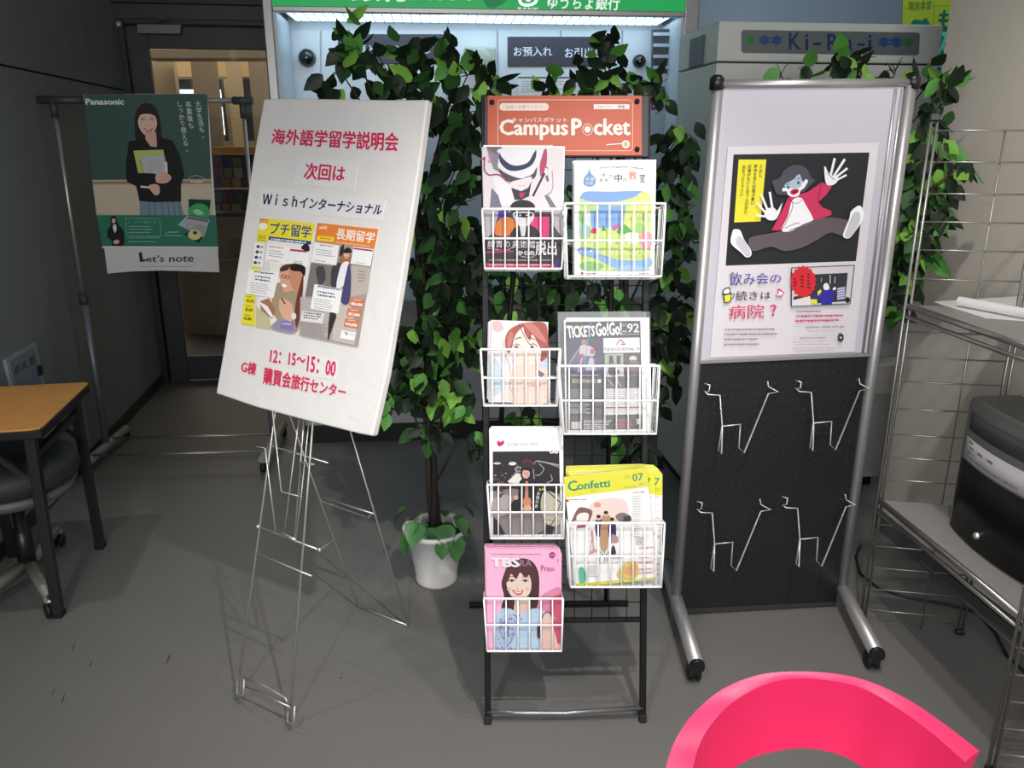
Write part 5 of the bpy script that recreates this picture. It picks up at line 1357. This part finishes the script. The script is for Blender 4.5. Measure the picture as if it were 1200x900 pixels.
p.line([(402, 288), (685, 292), (700, 436), (415, 432)], 3, '#a9cdbf', True); p.qtext('しっかり使える', 425, 308, 655, 332, '#7fc0a6', .0)
for y in (352, 376, 402): p.micro(428, y, 660, y + 10, 9, 14, '#9fc6b8', 0, y)
p.micro(425, 445, 700, 456, 8, 14, '#9fc6b8', 0, 4); p.micro(425, 478, 700, 490, 8, 14, '#9fc6b8', 0, 5); p.micro(750, 400, 860, 410, 7, 12, '#cfe4da', 0, 5); p.line([(735, 405), (730, 430), (870, 432)], 3, '#cfe4da')
p.poly([(208, 518), (1170, 522), (1174, 540), (212, 536)], '#e4e2e0')
IK = '#2a2440'
p.poly([(512, 572), (534, 565), (546, 628), (572, 632), (570, 642), (522, 650)], IK)
p.text("et's note", [(575, 598), (966, 582), (964, 648), (572, 648)], IK, .01)
p.line([(530, 688), (962, 688)], 3, '#8b8990')
p.build('poster_print', po)

# ================================================================== FOLDING TABLE (left)
TZ = .655
tb = thing('folding_table', onz(120, 648), 'low folding table with orange wood-grain top and black folding legs', 'table')
c1, c2 = onz(105, 447.5, TZ), onz(47, 502, TZ)
ed = (c2 - c1).normalized(); le = Vector((ed.y, -ed.x, 0))
if le.x > 0: le = -le
Lt = .37
cor = [c1 + le * Lt, c1 + le * .012, c1 + ed * .012 + le * .001, c2 - ed * .03, c2 - ed * .012 + le * .004, c2 + le * .03 + ed * 0, c2 + le * Lt]
q = MB(); q.slab(cor, ZU, .006)
q.build('table_top', mat('orange_woodgrain', '#cf9450', .38, noise=.22, scale=5, stretch=(1.5, 14, 1)), tb, bevel=.001)
q = MB(); q.slab([p_ - ZU * .006 + (p_ - (c1 + c2) / 2 - le * .6).normalized() * .002 for p_ in cor], ZU, .028); q.build('table_edge', mat('black_edging', '#141415', .45), tb, bevel=.004)
M_TLEG = mat('black_table_leg', '#1d1e20', .4)
def sq(mb, a, b, w):
    a, b = Vector(a), Vector(b); d = (b - a); L = d.length; d.normalize()
    x = Vector((0, 0, 1)).cross(d)
    if x.length < .1: x = Vector((1, 0, 0))
    x = (le - d * le.dot(d)).normalized(); y = d.cross(x)
    mb.box((a + b) / 2, (w, w, L), (x, y, d)); return mb
f1_, f2_ = onz(118, 642, 0.0), onz(69, 722, .0)
t1_, t2_ = onz(83, 466, TZ - .045), onz(26, 516, TZ - .045)
t1_ = Vector((f1_.x + .01, f1_.y - .03, TZ - .034)); 
for (a, b) in ((f1_, onz(79, 470, TZ - .034) * 0 + t1_), (f2_, Vector((f2_.x - .005, f2_.y + .03, TZ - .034)))):
    q = MB(); sq(q, a, b, .03); q.build('leg', M_TLEG, tb, bevel=.003)
    q = MB(); q.box(a + Vector((0, 0, .012)), (.033, .033, .024)); q.build('foot_cap', M_RUBBER, tb, bevel=.004)
    q = MB(); sq(q, a + (b - a) * .72, b + le * .16 + Vector((0, 0, -.01)), .018); q.build('folding_brace', M_TLEG, tb)
    a2, b2 = a + le * .30, b + le * .30
    q = MB(); sq(q, a2, b2, .03); q.build('leg', M_TLEG, tb, bevel=.003)
q = MB(); sq(q, f1_ * .12 + t1_ * .88, f2_ * .12 + Vector((f2_.x, f2_.y + .03, TZ - .04)) * .88, .02); q.build('stretcher', M_TLEG, tb)
q = MB(); sq(q, f1_ * .12 + t1_ * .88 + le * .30, f2_ * .12 + Vector((f2_.x, f2_.y + .03, TZ - .04)) * .88 + le * .30, .02); q.build('stretcher', M_TLEG, tb)

# ================================================================== SWIVEL STOOL under the table
sc = Vector((-1.63, 2.40, .09))
st_ = thing('swivel_chair', (sc.x, sc.y, 0), 'dark round-seated office chair on castors tucked under the folding table', 'chair')
q = MB()
scx = Vector((sc.x + .01, sc.y - .02, 0))
q.lathe([(.001, .40), (.17, .40), (.195, .415), (.205, .45), (.195, .485), (.14, .497), (.001, .50)], scx, 36); q.build('seat', mat('charcoal_seat', '#2b2c2e', .6), st_)
q = MB(); q.lathe([(.001, .345), (.12, .345), (.175, .37), (.19, .398), (.001, .40)], scx, 30); q.build('seat_shell', mat('grey_seat_shell', '#5c5d5f', .45), st_)
q = MB(); q.lathe([(.001, .08), (.028, .08), (.028, .22), (.02, .225), (.02, .36), (.001, .36)], (sc.x, sc.y, 0), 16); q.build('gas_column', M_BLACK, st_)
w1, w2 = onz(62, 722, .0), onz(70, 640, .0)
for w_ in (w1, w2, Vector((sc.x - (w1.x - sc.x) * .7, sc.y * 2 - w1.y, 0)), Vector((sc.x - .08, sc.y * 2 - w2.y + .03, 0))):
    q = MB(); q.tube([(sc.x, sc.y, .10), (w_.x, w_.y, .07)], [.022, .016], 8); q.build('base_arm', mat('pale_grey_arm', '#85877f', .45, .3), st_)
    q = MB(); d_ = Vector((w_.x - sc.x, w_.y - sc.y, 0)).normalized(); s_ = d_.cross(ZU)
    q.tube([(w_.x, w_.y, .075), (w_.x, w_.y, .04)], .007, 8)
    for k in (-1, 1): q.lathe([(.003, -.007), (.022, -.007), (.026, 0), (.022, .007), (.003, .007)], Vector((w_.x, w_.y, .026)) + s_ * .012 * k, 16, (d_, ZU, s_))
    q.build('castor', M_RUBBER, st_)
    q = MB(); q.tube([(w_.x, w_.y, .055), (w_.x, w_.y, .066)], .018, 12); q.build('castor_cap', M_CHROME, st_)

# ================================================================== WIRE SHELF UNIT (right)
sh = thing('wire_shelf', (1.26, 1.88, 0), 'chrome mesh-sided shelf unit standing against the beige wall', 'shelf')
MF = Plane((1.103, 2.192, 0), -10.3)
MN = Plane((1.153, 1.574, 0), -10.3)
SW = .285
zt = MF.at(1104, 140).z
zs = [MF.at(x, y).z for x, y in ((1103, 153), (1097, 190), (1092, 227), (1087, 260), (1083, 293), (1078, 327), (1068, 389), (1064, 419), (1060, 447), (1056, 479), (1050, 509), (1046, 536), (1042, 562), (1034, 615), (1029, 640), (1025, 665), (1020, 690), (1014, 714), (1010, 736))]
zUp, zLo = 1.02, .427
M_MESH = mat('mesh_chrome', '#a3a19c', .35, .9)
for (P_, nm) in ((MF, 'far'), (MN, 'near')):
    for u in (0, SW):
        for o in (-.007, .007):
            q = MB(); q.tube([P_.uv(u + o, .012), P_.uv(u + o, zt)], .0042, 8); q.build('post', M_MESH, sh)
        q = MB(); q.box(P_.uv(u, zt + .006), (.026, .014, .02), (P_.r, P_.n, P_.u)); q.build('post_cap', M_BLACK, sh, bevel=.003)
        q = MB(); q.box(P_.uv(u, .008), (.026, .016, .016), (P_.r, P_.n, P_.u)); q.build('post_foot', M_BLACK, sh, bevel=.003)
    q = MB()
    for z in zs: q.tube([P_.uv(0, z), P_.uv(SW, z)], .0024, 6)
    q.tube([P_.uv(.175, zs[-1], -.004), P_.uv(.175, zs[0], -.004)], .0024, 6)
    q.build('mesh_panel', M_MESH, sh)
    for k in range(8):
        pass
def side(u, z, r_, name='shelf_rail', m=M_MESH):
    q = MB(); q.tube([MF.uv(u, z), MN.uv(u, z)], r_, 10); return q.build(name, m, sh)
M_SHF = mat('grey_shelf_board', '#8d8b87', .45)
for z in (zUp, zLo):
    for u in (.0, SW):
        side(u, z, .0085); side(u, z - .03, .006)
    q = MB(); q.slab([MF.uv(.01, z + .002), MF.uv(SW - .01, z + .002), MN.uv(SW - .01, z + .002), MN.uv(.01, z + .002)], ZU, .010); q.build('shelf_board', M_SHF, sh)
side(.14, .235, .005); side(.20, .235, .010, 'lower_rail', mat('dark_bar', '#202122', .4)); side(SW, .235, .006)
# paper on the top shelf
zp = zUp + .0025
q = MB(); a_, b_, c_, d_ = onz(1094, 354, zp), onz(1215, 346, zp), onz(1240, 398, zp), onz(1128, 371, zp)
c_ = Vector((b_.x + .03, d_.y - .18, zp)); d_ = Vector((a_.x + .02, d_.y - .02, zp))
q.slab([v + ZU * .001 for v in (a_, b_, c_, d_)], ZU, .001); tag(q.build('paper_sheet', M_PAPER), 'flat white paper sheet lying on the upper shelf under the roll', 'paper')
rz = zp + .0025 + .014
ra_, rb_ = onz(1124, 353, rz), onz(1222, 371, rz)
q = MB(); ax = (rb_ - ra_).normalized(); sx_ = ax.cross(ZU).normalized(); sy_ = sx_.cross(ax) * -1
if sy_.z < 0: sy_ = -sy_
sp = []
for i in range(60):
    t = i / 59 * 5 * math.pi; r_ = .006 + .008 * i / 59
    sp.append((r_ * math.cos(t), r_ * math.sin(t)))
L_ = (rb_ - ra_).length
vs = [ra_ + sx_ * x + sy_ * y for x, y in sp] + [rb_ + sx_ * x + sy_ * y for x, y in sp]
q.add(vs, [(i, i + 1, i + 61, i + 60) for i in range(59)], True)
tag(q.build('paper_roll', M_PAPER), 'rolled white paper lying on the upper shelf of the mesh unit', 'paper roll')
# grey and black device on the lower shelf
dv = thing('drop_box', Vector((1.33, 1.86, zLo + .0035)), 'grey box with bowed glossy black front and a paper label, on the lower shelf', 'box')
P1 = onz(1112, 613, zLo + .0035); P2 = onz(1196, 677, zLo + .0035)
dd = (P2 - P1).normalized(); dn = Vector((dd.y, -dd.x, 0))
if dn.x > 0: dn = -dn
LD = .40; bul = .028
def face(s, z, o=0.0):
    return P1 + dd * LD * s + dn * (bul * 4 * s * (1 - s) + o) + ZU * z
NS = 14
def strip(z0, z1, s0, s1, o, t, name, m, zf=None, sub=None):
    q = MB(); vs = []
    for i in range(NS + 1):
        s = s0 + (s1 - s0) * i / NS
        za, zb = (z0, z1) if zf is None else zf(s)
        vs += [face(s, za, o), face(s, zb, o), face(s, zb, o - t), face(s, za, o - t)]
    fs = []
    for i in range(NS):
        for j in range(4):
            k = (j + 1) % 4
            fs.append((i * 4 + j, i * 4 + k, i * 4 + 4 + k, i * 4 + 4 + j))
    fs += [(0, 3, 2, 1), (NS * 4, NS * 4 + 1, NS * 4 + 2, NS * 4 + 3)]
    q.add(vs, fs)
    for i in range(NS * 4):
        if i % 4 == 0: q.sm[i] = True
    return q.build(name, m, dv)
M_DEV = mat('grey_device_casing', '#777975', .45)
q = MB()
H_ = .381
fr = [face(i / NS, 0) for i in range(NS + 1)]
bk = [P1 + dd * LD - dn * .13, P1 - dn * .13]
lo = fr + bk; n_ = len(lo)
cen = P1 + dd * LD / 2 - dn * .05
def lev(z, k): return [Vector((cen.x + (v.x - cen.x) * k, cen.y + (v.y - cen.y) * k, v.z + z)) for v in lo]
rings = [lev(0, 1), lev(H_ - .03, 1), lev(H_ - .008, .97), lev(H_, .90)]
vs = [v for r_ in rings for v in r_]
fs = []
for k in range(3):
    for i in range(n_):
        j = (i + 1) % n_
        fs.append((k * n_ + i, k * n_ + j, (k + 1) * n_ + j, (k + 1) * n_ + i))
fs.append(tuple(range(3 * n_, 4 * n_))); fs.append(tuple(range(n_ - 1, -1, -1)))
q.add(vs, fs); q.build('casing', M_DEV, dv)
strip(.0, .20, .04, .99, .003, .004, 'black_front', mat('gloss_black', '#0e0f10', .4, spec=.25), lambda s: (.004, .205))
strip(.292, .342, .06, .96, .001, .003, 'slot', mat('slot_dark', '#4e5053', .4))
strip(.225, .285, .07, .99, .0035, .001, 'label_sheet', M_PAPER, lambda s: (.212, .272))
for s, z in ((.40, .045), ):
    q = MB(); c = face(s, z, .003); q.lathe([(.010, 0), (.009, .006), (.004, .010), (.0005, .011)], c, 14, (dd, ZU, dn)); q.build('lock', M_CHROME, dv)
class Bow:
    """ink on the bowed face: x along the face, y down"""
    def at(s, x, y, off=0): return face(x, y, .0036 + off)
p = Print(Bow(), .0)
Lb = lambda s: (s)
for (tx, s0, z0, s1, z1) in (('回収箱', .11, .268, .17, .259), ('ご意見・ご要望・ご感想', .11, .254, .42, .245), ('募集中です', .11, .240, .22, .233), ('アンケートはこちらに入れてください！', .11, .228, .66, .219)):
    p.text(tx, [(s0, z0), (s1, z0), (s1, z1), (s0, z1)], '#55504f', .02)
p.build('lettering', dv)
# cable on the floor
q = MB(); q.tube([onz(x, y, .006) for x, y in ((1008, 640), (1003, 652), (1008, 672), (1030, 690), (1063, 700), (1113, 709), (1147, 718), (1167, 742), (1180, 768), (1215, 800))], .004, 8)
tag(q.build('power_cable', M_RUBBER), 'black power cable curling over the floor under the mesh shelf', 'cable')

# ================================================================== PINK CHAIR (foreground)
pk = thing('pink_chair', (.42, .70, 0), 'glossy pink plastic chair whose curved back fills the bottom right', 'chair')
out_ = [(770, 960, .66), (779, 905, .70), (792, 866, .735), (814, 835, .76), (846, 808, .78), (885, 792, .79), (925, 787, .795), (975, 789, .795), (1020, 799, .79), (1066, 821, .78), (1106, 848, .765), (1148, 880, .75)]
inn_ = [(806, 965, .655), (811, 908, .695), (820, 872, .73), (838, 843, .755), (864, 819, .775), (900, 801, .785), (935, 795, .79), (975, 798, .79), (1012, 807, .785), (1052, 830, .775), (1092, 859, .76), (1131, 893, .745)]
low_ = [(812, 1010, .56), (822, 960, .60), (838, 925, .64), (858, 902, .66), (882, 888, .67), (912, 880, .672), (942, 877, .672), (972, 881, .672), (1000, 892, .665), (1030, 915, .655), (1060, 945, .63), (1085, 985, .60)]
def cat3(P_, k=4):
    out = []
    for i in range(len(P_) - 1):
        p0 = P_[max(i - 1, 0)]; p1 = P_[i]; p2 = P_[i + 1]; p3 = P_[min(i + 2, len(P_) - 1)]
        for j in range(k):
            t = j / k
            out.append(0.5 * ((2 * p1) + (-p0 + p2) * t + (2 * p0 - 5 * p1 + 4 * p2 - p3) * t * t + (-p0 + 3 * p1 - 3 * p2 + p3) * t ** 3))
    out.append(P_[-1]); return out
Ao = cat3([onz(x, y, z) for x, y, z in out_]); Bi = cat3([onz(x, y, z) for x, y, z in inn_]); Cl = cat3([onz(x, y, z) for x, y, z in low_])
nC = len(Ao)
Dl = [Cl[i] + (Ao[i] - Bi[i]) * 1.0 for i in range(nC)]
q = MB()
vs = []
for i in range(nC):
    a, b, c, d = Ao[i], Bi[i], Cl[i], Dl[i]
    vs += [a, a * .5 + b * .5 + Vector((0, 0, .0015)), b, b * .66 + c * .34 + (b - a).normalized() * -.004, b * .33 + c * .67 + (b - a).normalized() * -.004, c, d, a * .5 + d * .5 + (a - b).normalized() * .008]
m_ = 8
fs = [(i * m_ + j, i * m_ + (j + 1) % m_, (i + 1) * m_ + (j + 1) % m_, (i + 1) * m_ + j) for i in range(nC - 1) for j in range(m_)]
fs += [tuple(range(m_ - 1, -1, -1)), tuple((nC - 1) * m_ + j for j in range(m_))]
q.add(vs, fs, True)
M_PNK = mat('pink_plastic', '#e62c62', .42)
ob = q.build('backrest', M_PNK, pk)
me = ob.data
sm_ = ob.modifiers.new('edge', 'EDGE_SPLIT'); sm_.split_angle = math.radians(42)
# side supports, seat and legs carry the back (below the frame)
for (c, d, x) in ((Cl[0], Dl[0], .33), (Cl[-1], Dl[-1], .62)):
    q = MB(); mid = (c + d) / 2; q.tube([mid, Vector((x, .62, .47))], [.03, .025], 10); q.build('back_support', M_PNK, pk)
q = MB()
seat = catmull([(.25, .72), (.27, .42), (.45, .34), (.64, .42), (.66, .68), (.46, .80)], 6)
q.slab([Vector((x, y, .46)) for x, y in seat], ZU, .035); q.build('seat', M_PNK, pk, bevel=.008)
for (x, y) in ((.30, .70), (.62, .68), (.32, .42), (.60, .42)):
    q = MB(); q.tube([(x, y, .43), (x + (x - .46) * .2, y + (y - .56) * .25, .0)], .011, 10); q.build('leg', M_CHROME, pk)

# ================================================================== POTTED FIG TREES
leaf_meshes = []
def leaf_mesh(name, L, Wd, curl, m):
    rows = [(0.0, .0), (.12, .55), (.34, 1.0), (.6, .86), (.82, .42), (1.0, .0)]
    vs = []; fs = []
    for t, w_ in rows:
        z = -L * t; bend = curl * L * t * t
        if w_ == 0: vs.append((0, bend, z)); 
        else: vs += [(-Wd / 2 * w_, bend + .12 * Wd * w_, z), (0, bend, z), (Wd / 2 * w_, bend + .12 * Wd * w_, z)]
    fs = [(0, 1, 2), (0, 2, 3)]
    for k in range(3):
        o = 1 + 3 * k
        fs += [(o, o + 3, o + 4, o + 1), (o + 1, o + 4, o + 5, o + 2)]
    fs += [(10, 13, 11), (11, 13, 12)]
    me = bpy.data.meshes.new(name); me.from_pydata(vs, [], fs); me.materials.append(m)
    me.polygons.foreach_set('use_smooth', [True] * len(fs)); me.update()
    return me, vs, fs
def leafmat(name, col, rough=.5):
    m = mat(name, col, rough, noise=.18, scale=30, spec=.3)
    b = m.node_tree.nodes['Principled BSDF']
    b.inputs['Subsurface Weight'].default_value = 0
    return m
LM = [leafmat('leaf_dark', '#1b2b1a'), leafmat('leaf_deep', '#305829'), leafmat('leaf_mid', '#528c3d'), leafmat('leaf_fresh', '#7db548')]  # leaf tones carry canopy shade and light; the lightest also serves new leaves
LEAF = []
for mi, m in enumerate(LM):
    for (L, Wd, cu) in ((.064, .040, .22), (.072, .043, .12), (.056, .037, -.15)):
        LEAF.append(leaf_mesh('leaf', L, Wd, cu, m))
def tree(nm, label, pot, clusters, n_leaf, n_stuff, seed, trunk_top, in_pot=None, lit=()):
    r_ = random.Random(seed)
    px_, py_ = pot
    t = thing(nm, (px_, py_, 0), label, 'potted tree')
    # pot
    q = MB()
    q.lathe([(.001, 0), (.068, 0), (.073, .012), (.070, .02), (.098, .185), (.108, .19), (.112, .205), (.103, .208), (.096, .20), (.092, .165), (.001, .16)], (px_, py_, 0), 32)
    q.build('pot', mat('white_plastic_pot', '#d8d6d4', .4), t)
    q = MB(); q.lathe([(.093, .168), (.06, .176), (.001, .18)], (px_, py_, 0), 20); q.build('soil', mat('dark_soil', '#1d1a17', .95, bump=.8, bscale=90), t)
    # trunk of twisted stems
    C_ = [(Vector((ony(x, y, Y))), rr / 976 * Y) for (x, y, rr, Y) in clusters]
    tt = Vector(trunk_top)
    for k in range(3):
        pts = []
        for i in range(13):
            f = i / 12
            a = k * 2.1 + f * 9
            pts.append(Vector((px_, py_, .17)) * (1 - f) + tt * f + Vector((math.cos(a), math.sin(a), 0)) * (.013 * (1 - f * .3)))
        q = MB(); q.tube(pts, [.011 * (1 - .5 * i / 12) for i in range(13)], 8); q.build('trunk', mat('fig_bark', '#2c2620', .85, noise=.3, scale=40), t)
    q = MB()
    allp = []
    for (c, rr) in C_:
        f = max(.15, min(.98, (c.z - .35) / (tt.z - .2)))
        s = Vector((px_, py_, .17)) * (1 - f * .8) + tt * f * .8
        mid = (s + c) / 2 + Vector((0, 0, .05))
        q.tube([s, mid, c], [.005, .0035, .002], 5)
        for k in range(5):
            e = c + Vector((r_.uniform(-1, 1), r_.uniform(-1, 1), r_.uniform(-.6, 1))) * rr * .8
            q.tube([c, (c + e) / 2 + Vector((0, 0, .01)), e], [.0018, .0014, .0009], 4)
    br = q.build('branch', mat('twig_bark', '#3a3124', .85), t); br['kind'] = 'stuff'
    wts = [rr * rr * (.5 if c.z > 1.62 else (.75 if c.z > 1.5 else 1.0)) for c, rr in C_]
    def place(front):
        c, rr = r_.choices(C_, wts)[0]
        while True:
            d = Vector((r_.uniform(-1, 1), r_.uniform(-1, 1), r_.uniform(-1, 1)))
            if d.length < 1: break
        if front: d.y = -abs(d.y)
        p_ = c + Vector((d.x * rr, d.y * rr * .9, d.z * rr))
        out = (p_ - c).normalized() if (p_ - c).length > 1e-4 else Vector((0, -1, 0))
        yaw = r_.uniform(-1.0, 1.0) + (math.pi if r_.random() < .25 else 0)
        up = c.z > 1.55 and r_.random() < .5
        tilt = r_.uniform(.0, .9) if not up else r_.uniform(2.0, 2.9)
        roll = r_.uniform(-1.0, 1.0)
        M = Matrix.Rotation(yaw, 4, 'Z') @ Matrix.Rotation(-tilt, 4, 'X') @ Matrix.Rotation(roll, 4, 'Y')
        bright = (.75 if C_.index((c, rr)) in lit else .3) * (.5 + .5 * (d.z + 1) / 2) * (1.0 if front else .35)  # light put into leaf colour: lit clusters, tops and front get lighter tones
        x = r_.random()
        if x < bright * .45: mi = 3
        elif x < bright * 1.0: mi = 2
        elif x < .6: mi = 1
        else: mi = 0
        return p_, M, mi
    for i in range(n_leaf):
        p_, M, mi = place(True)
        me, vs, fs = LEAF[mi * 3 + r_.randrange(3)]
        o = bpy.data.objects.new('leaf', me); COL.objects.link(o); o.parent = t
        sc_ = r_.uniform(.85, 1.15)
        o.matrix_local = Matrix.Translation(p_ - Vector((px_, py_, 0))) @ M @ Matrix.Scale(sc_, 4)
    q = MB()
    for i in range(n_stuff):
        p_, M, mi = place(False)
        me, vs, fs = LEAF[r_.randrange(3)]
        mi = 0 if mi < 2 else (1 if mi == 2 else 2)  # inner foliage a tone darker, canopy shade put into its colour
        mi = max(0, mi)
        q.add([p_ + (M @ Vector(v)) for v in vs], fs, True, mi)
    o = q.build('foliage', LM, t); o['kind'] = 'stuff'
    if in_pot:
        q = None
        for k in range(22):
            rad = .02 + .04 * (k % 3)
            me = bpy.data.meshes.new('pothos_leaf')
            sc_ = .055 + .02 * (k % 2)
            shp = [(0, 0), (.35, .12), (.5, .4), (.38, .75), (0, 1.15), (-.38, .75), (-.5, .4), (-.35, .12)]
            vs = [(x * sc_, y * sc_, .012 * abs(x) * 2 - .02 * y * y) for x, y in shp] + [(0, .5 * sc_, -.008)]
            me.from_pydata(vs, [], [(i, (i + 1) % 8, 8) for i in range(8)])
            me.materials.append(mat('pothos_green', '#4c7d4a', .35, noise=.4, scale=25)); me.polygons.foreach_set('use_smooth', [True] * 8)
            o = bpy.data.objects.new('ground_cover_leaf', me); COL.objects.link(o); o.parent = t
            aa = -3.0 + k * .43
            drop = -.05 if k in (4, 5, 1) else 0
            if drop: rad = .10
            o.matrix_local = Matrix.Translation(Vector((math.cos(aa) * rad, math.sin(aa) * rad, (.20 if drop else .21 + .025 * (k % 3)) ))) @ Matrix.Rotation(aa - math.pi / 2, 4, 'Z') @ Matrix.Rotation(-.5 - (.6 if drop else 0), 4, 'X')
    return t
A_cl = [(412, 58, 30, 2.42), (400, 85, 22, 2.4), (455, 85, 40, 2.45), (505, 72, 42, 2.45), (548, 88, 34, 2.42), (575, 105, 18, 2.4), (540, 140, 36, 2.42), (480, 120, 40, 2.5), (535, 195, 38, 2.42), (530, 250, 42, 2.48), (545, 300, 40, 2.45), (515, 330, 42, 2.5), (525, 390, 50, 2.48), (500, 440, 44, 2.45), (535, 460, 30, 2.42), (465, 465, 28, 2.4), (557, 515, 14, 2.36), (470, 400, 30, 2.5), (400, 120, 26, 2.5), (548, 360, 30, 2.52), (500, 285, 40, 2.55), (505, 500, 22, 2.48)]
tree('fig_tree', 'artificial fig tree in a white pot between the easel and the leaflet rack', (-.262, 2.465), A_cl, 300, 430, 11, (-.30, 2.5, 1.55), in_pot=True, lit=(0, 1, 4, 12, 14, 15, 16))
B_cl = [(705, 55, 20, 2.72), (690, 95, 30, 2.7), (735, 98, 26, 2.7), (650, 105, 20, 2.68), (765, 110, 20, 2.7), (700, 130, 40, 2.75), (795, 160, 26, 2.7), (790, 205, 34, 2.7), (795, 260, 32, 2.7), (785, 310, 28, 2.68), (782, 365, 28, 2.66), (785, 400, 26, 2.66), (778, 440, 24, 2.68), (778, 472, 15, 2.64), (650, 345, 40, 2.72), (705, 350, 40, 2.72), (600, 340, 36, 2.72), (740, 400, 36, 2.75), (590, 200, 30, 2.75), (580, 280, 26, 2.75), (615, 490, 22, 2.72), (720, 520, 24, 2.7), (755, 532, 16, 2.68), (580, 400, 26, 2.75), (660, 300, 40, 2.8), (640, 240, 40, 2.85), (820, 330, 18, 2.75)]
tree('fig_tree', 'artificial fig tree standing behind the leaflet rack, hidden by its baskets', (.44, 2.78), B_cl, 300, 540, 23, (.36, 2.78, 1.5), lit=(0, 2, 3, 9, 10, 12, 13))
C_cl = [(945, 84, 14, 2.75), (985, 78, 18, 2.75), (1010, 76, 18, 2.72), (1050, 82, 20, 2.7), (1088, 98, 24, 2.56), (1108, 102, 16, 2.5), (1092, 140, 24, 2.56), (1094, 185, 26, 2.54), (1088, 225, 28, 2.56), (1082, 265, 26, 2.58), (1078, 300, 24, 2.6), (1062, 325, 22, 2.6), (1120, 200, 12, 2.42), (1134, 195, 10, 2.4), (1108, 250, 16, 2.46), (1050, 360, 14, 2.66), (1055, 300, 26, 2.7), (1060, 220, 28, 2.75), (1000, 110, 30, 2.8), (1070, 180, 26, 2.75), (915, 88, 14, 2.72)]
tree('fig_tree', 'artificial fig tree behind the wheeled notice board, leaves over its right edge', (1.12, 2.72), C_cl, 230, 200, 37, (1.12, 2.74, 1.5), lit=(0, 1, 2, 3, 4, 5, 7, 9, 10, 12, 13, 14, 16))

bpy.data.objects.remove(TXO)
bpy.data.curves.remove(TXT)
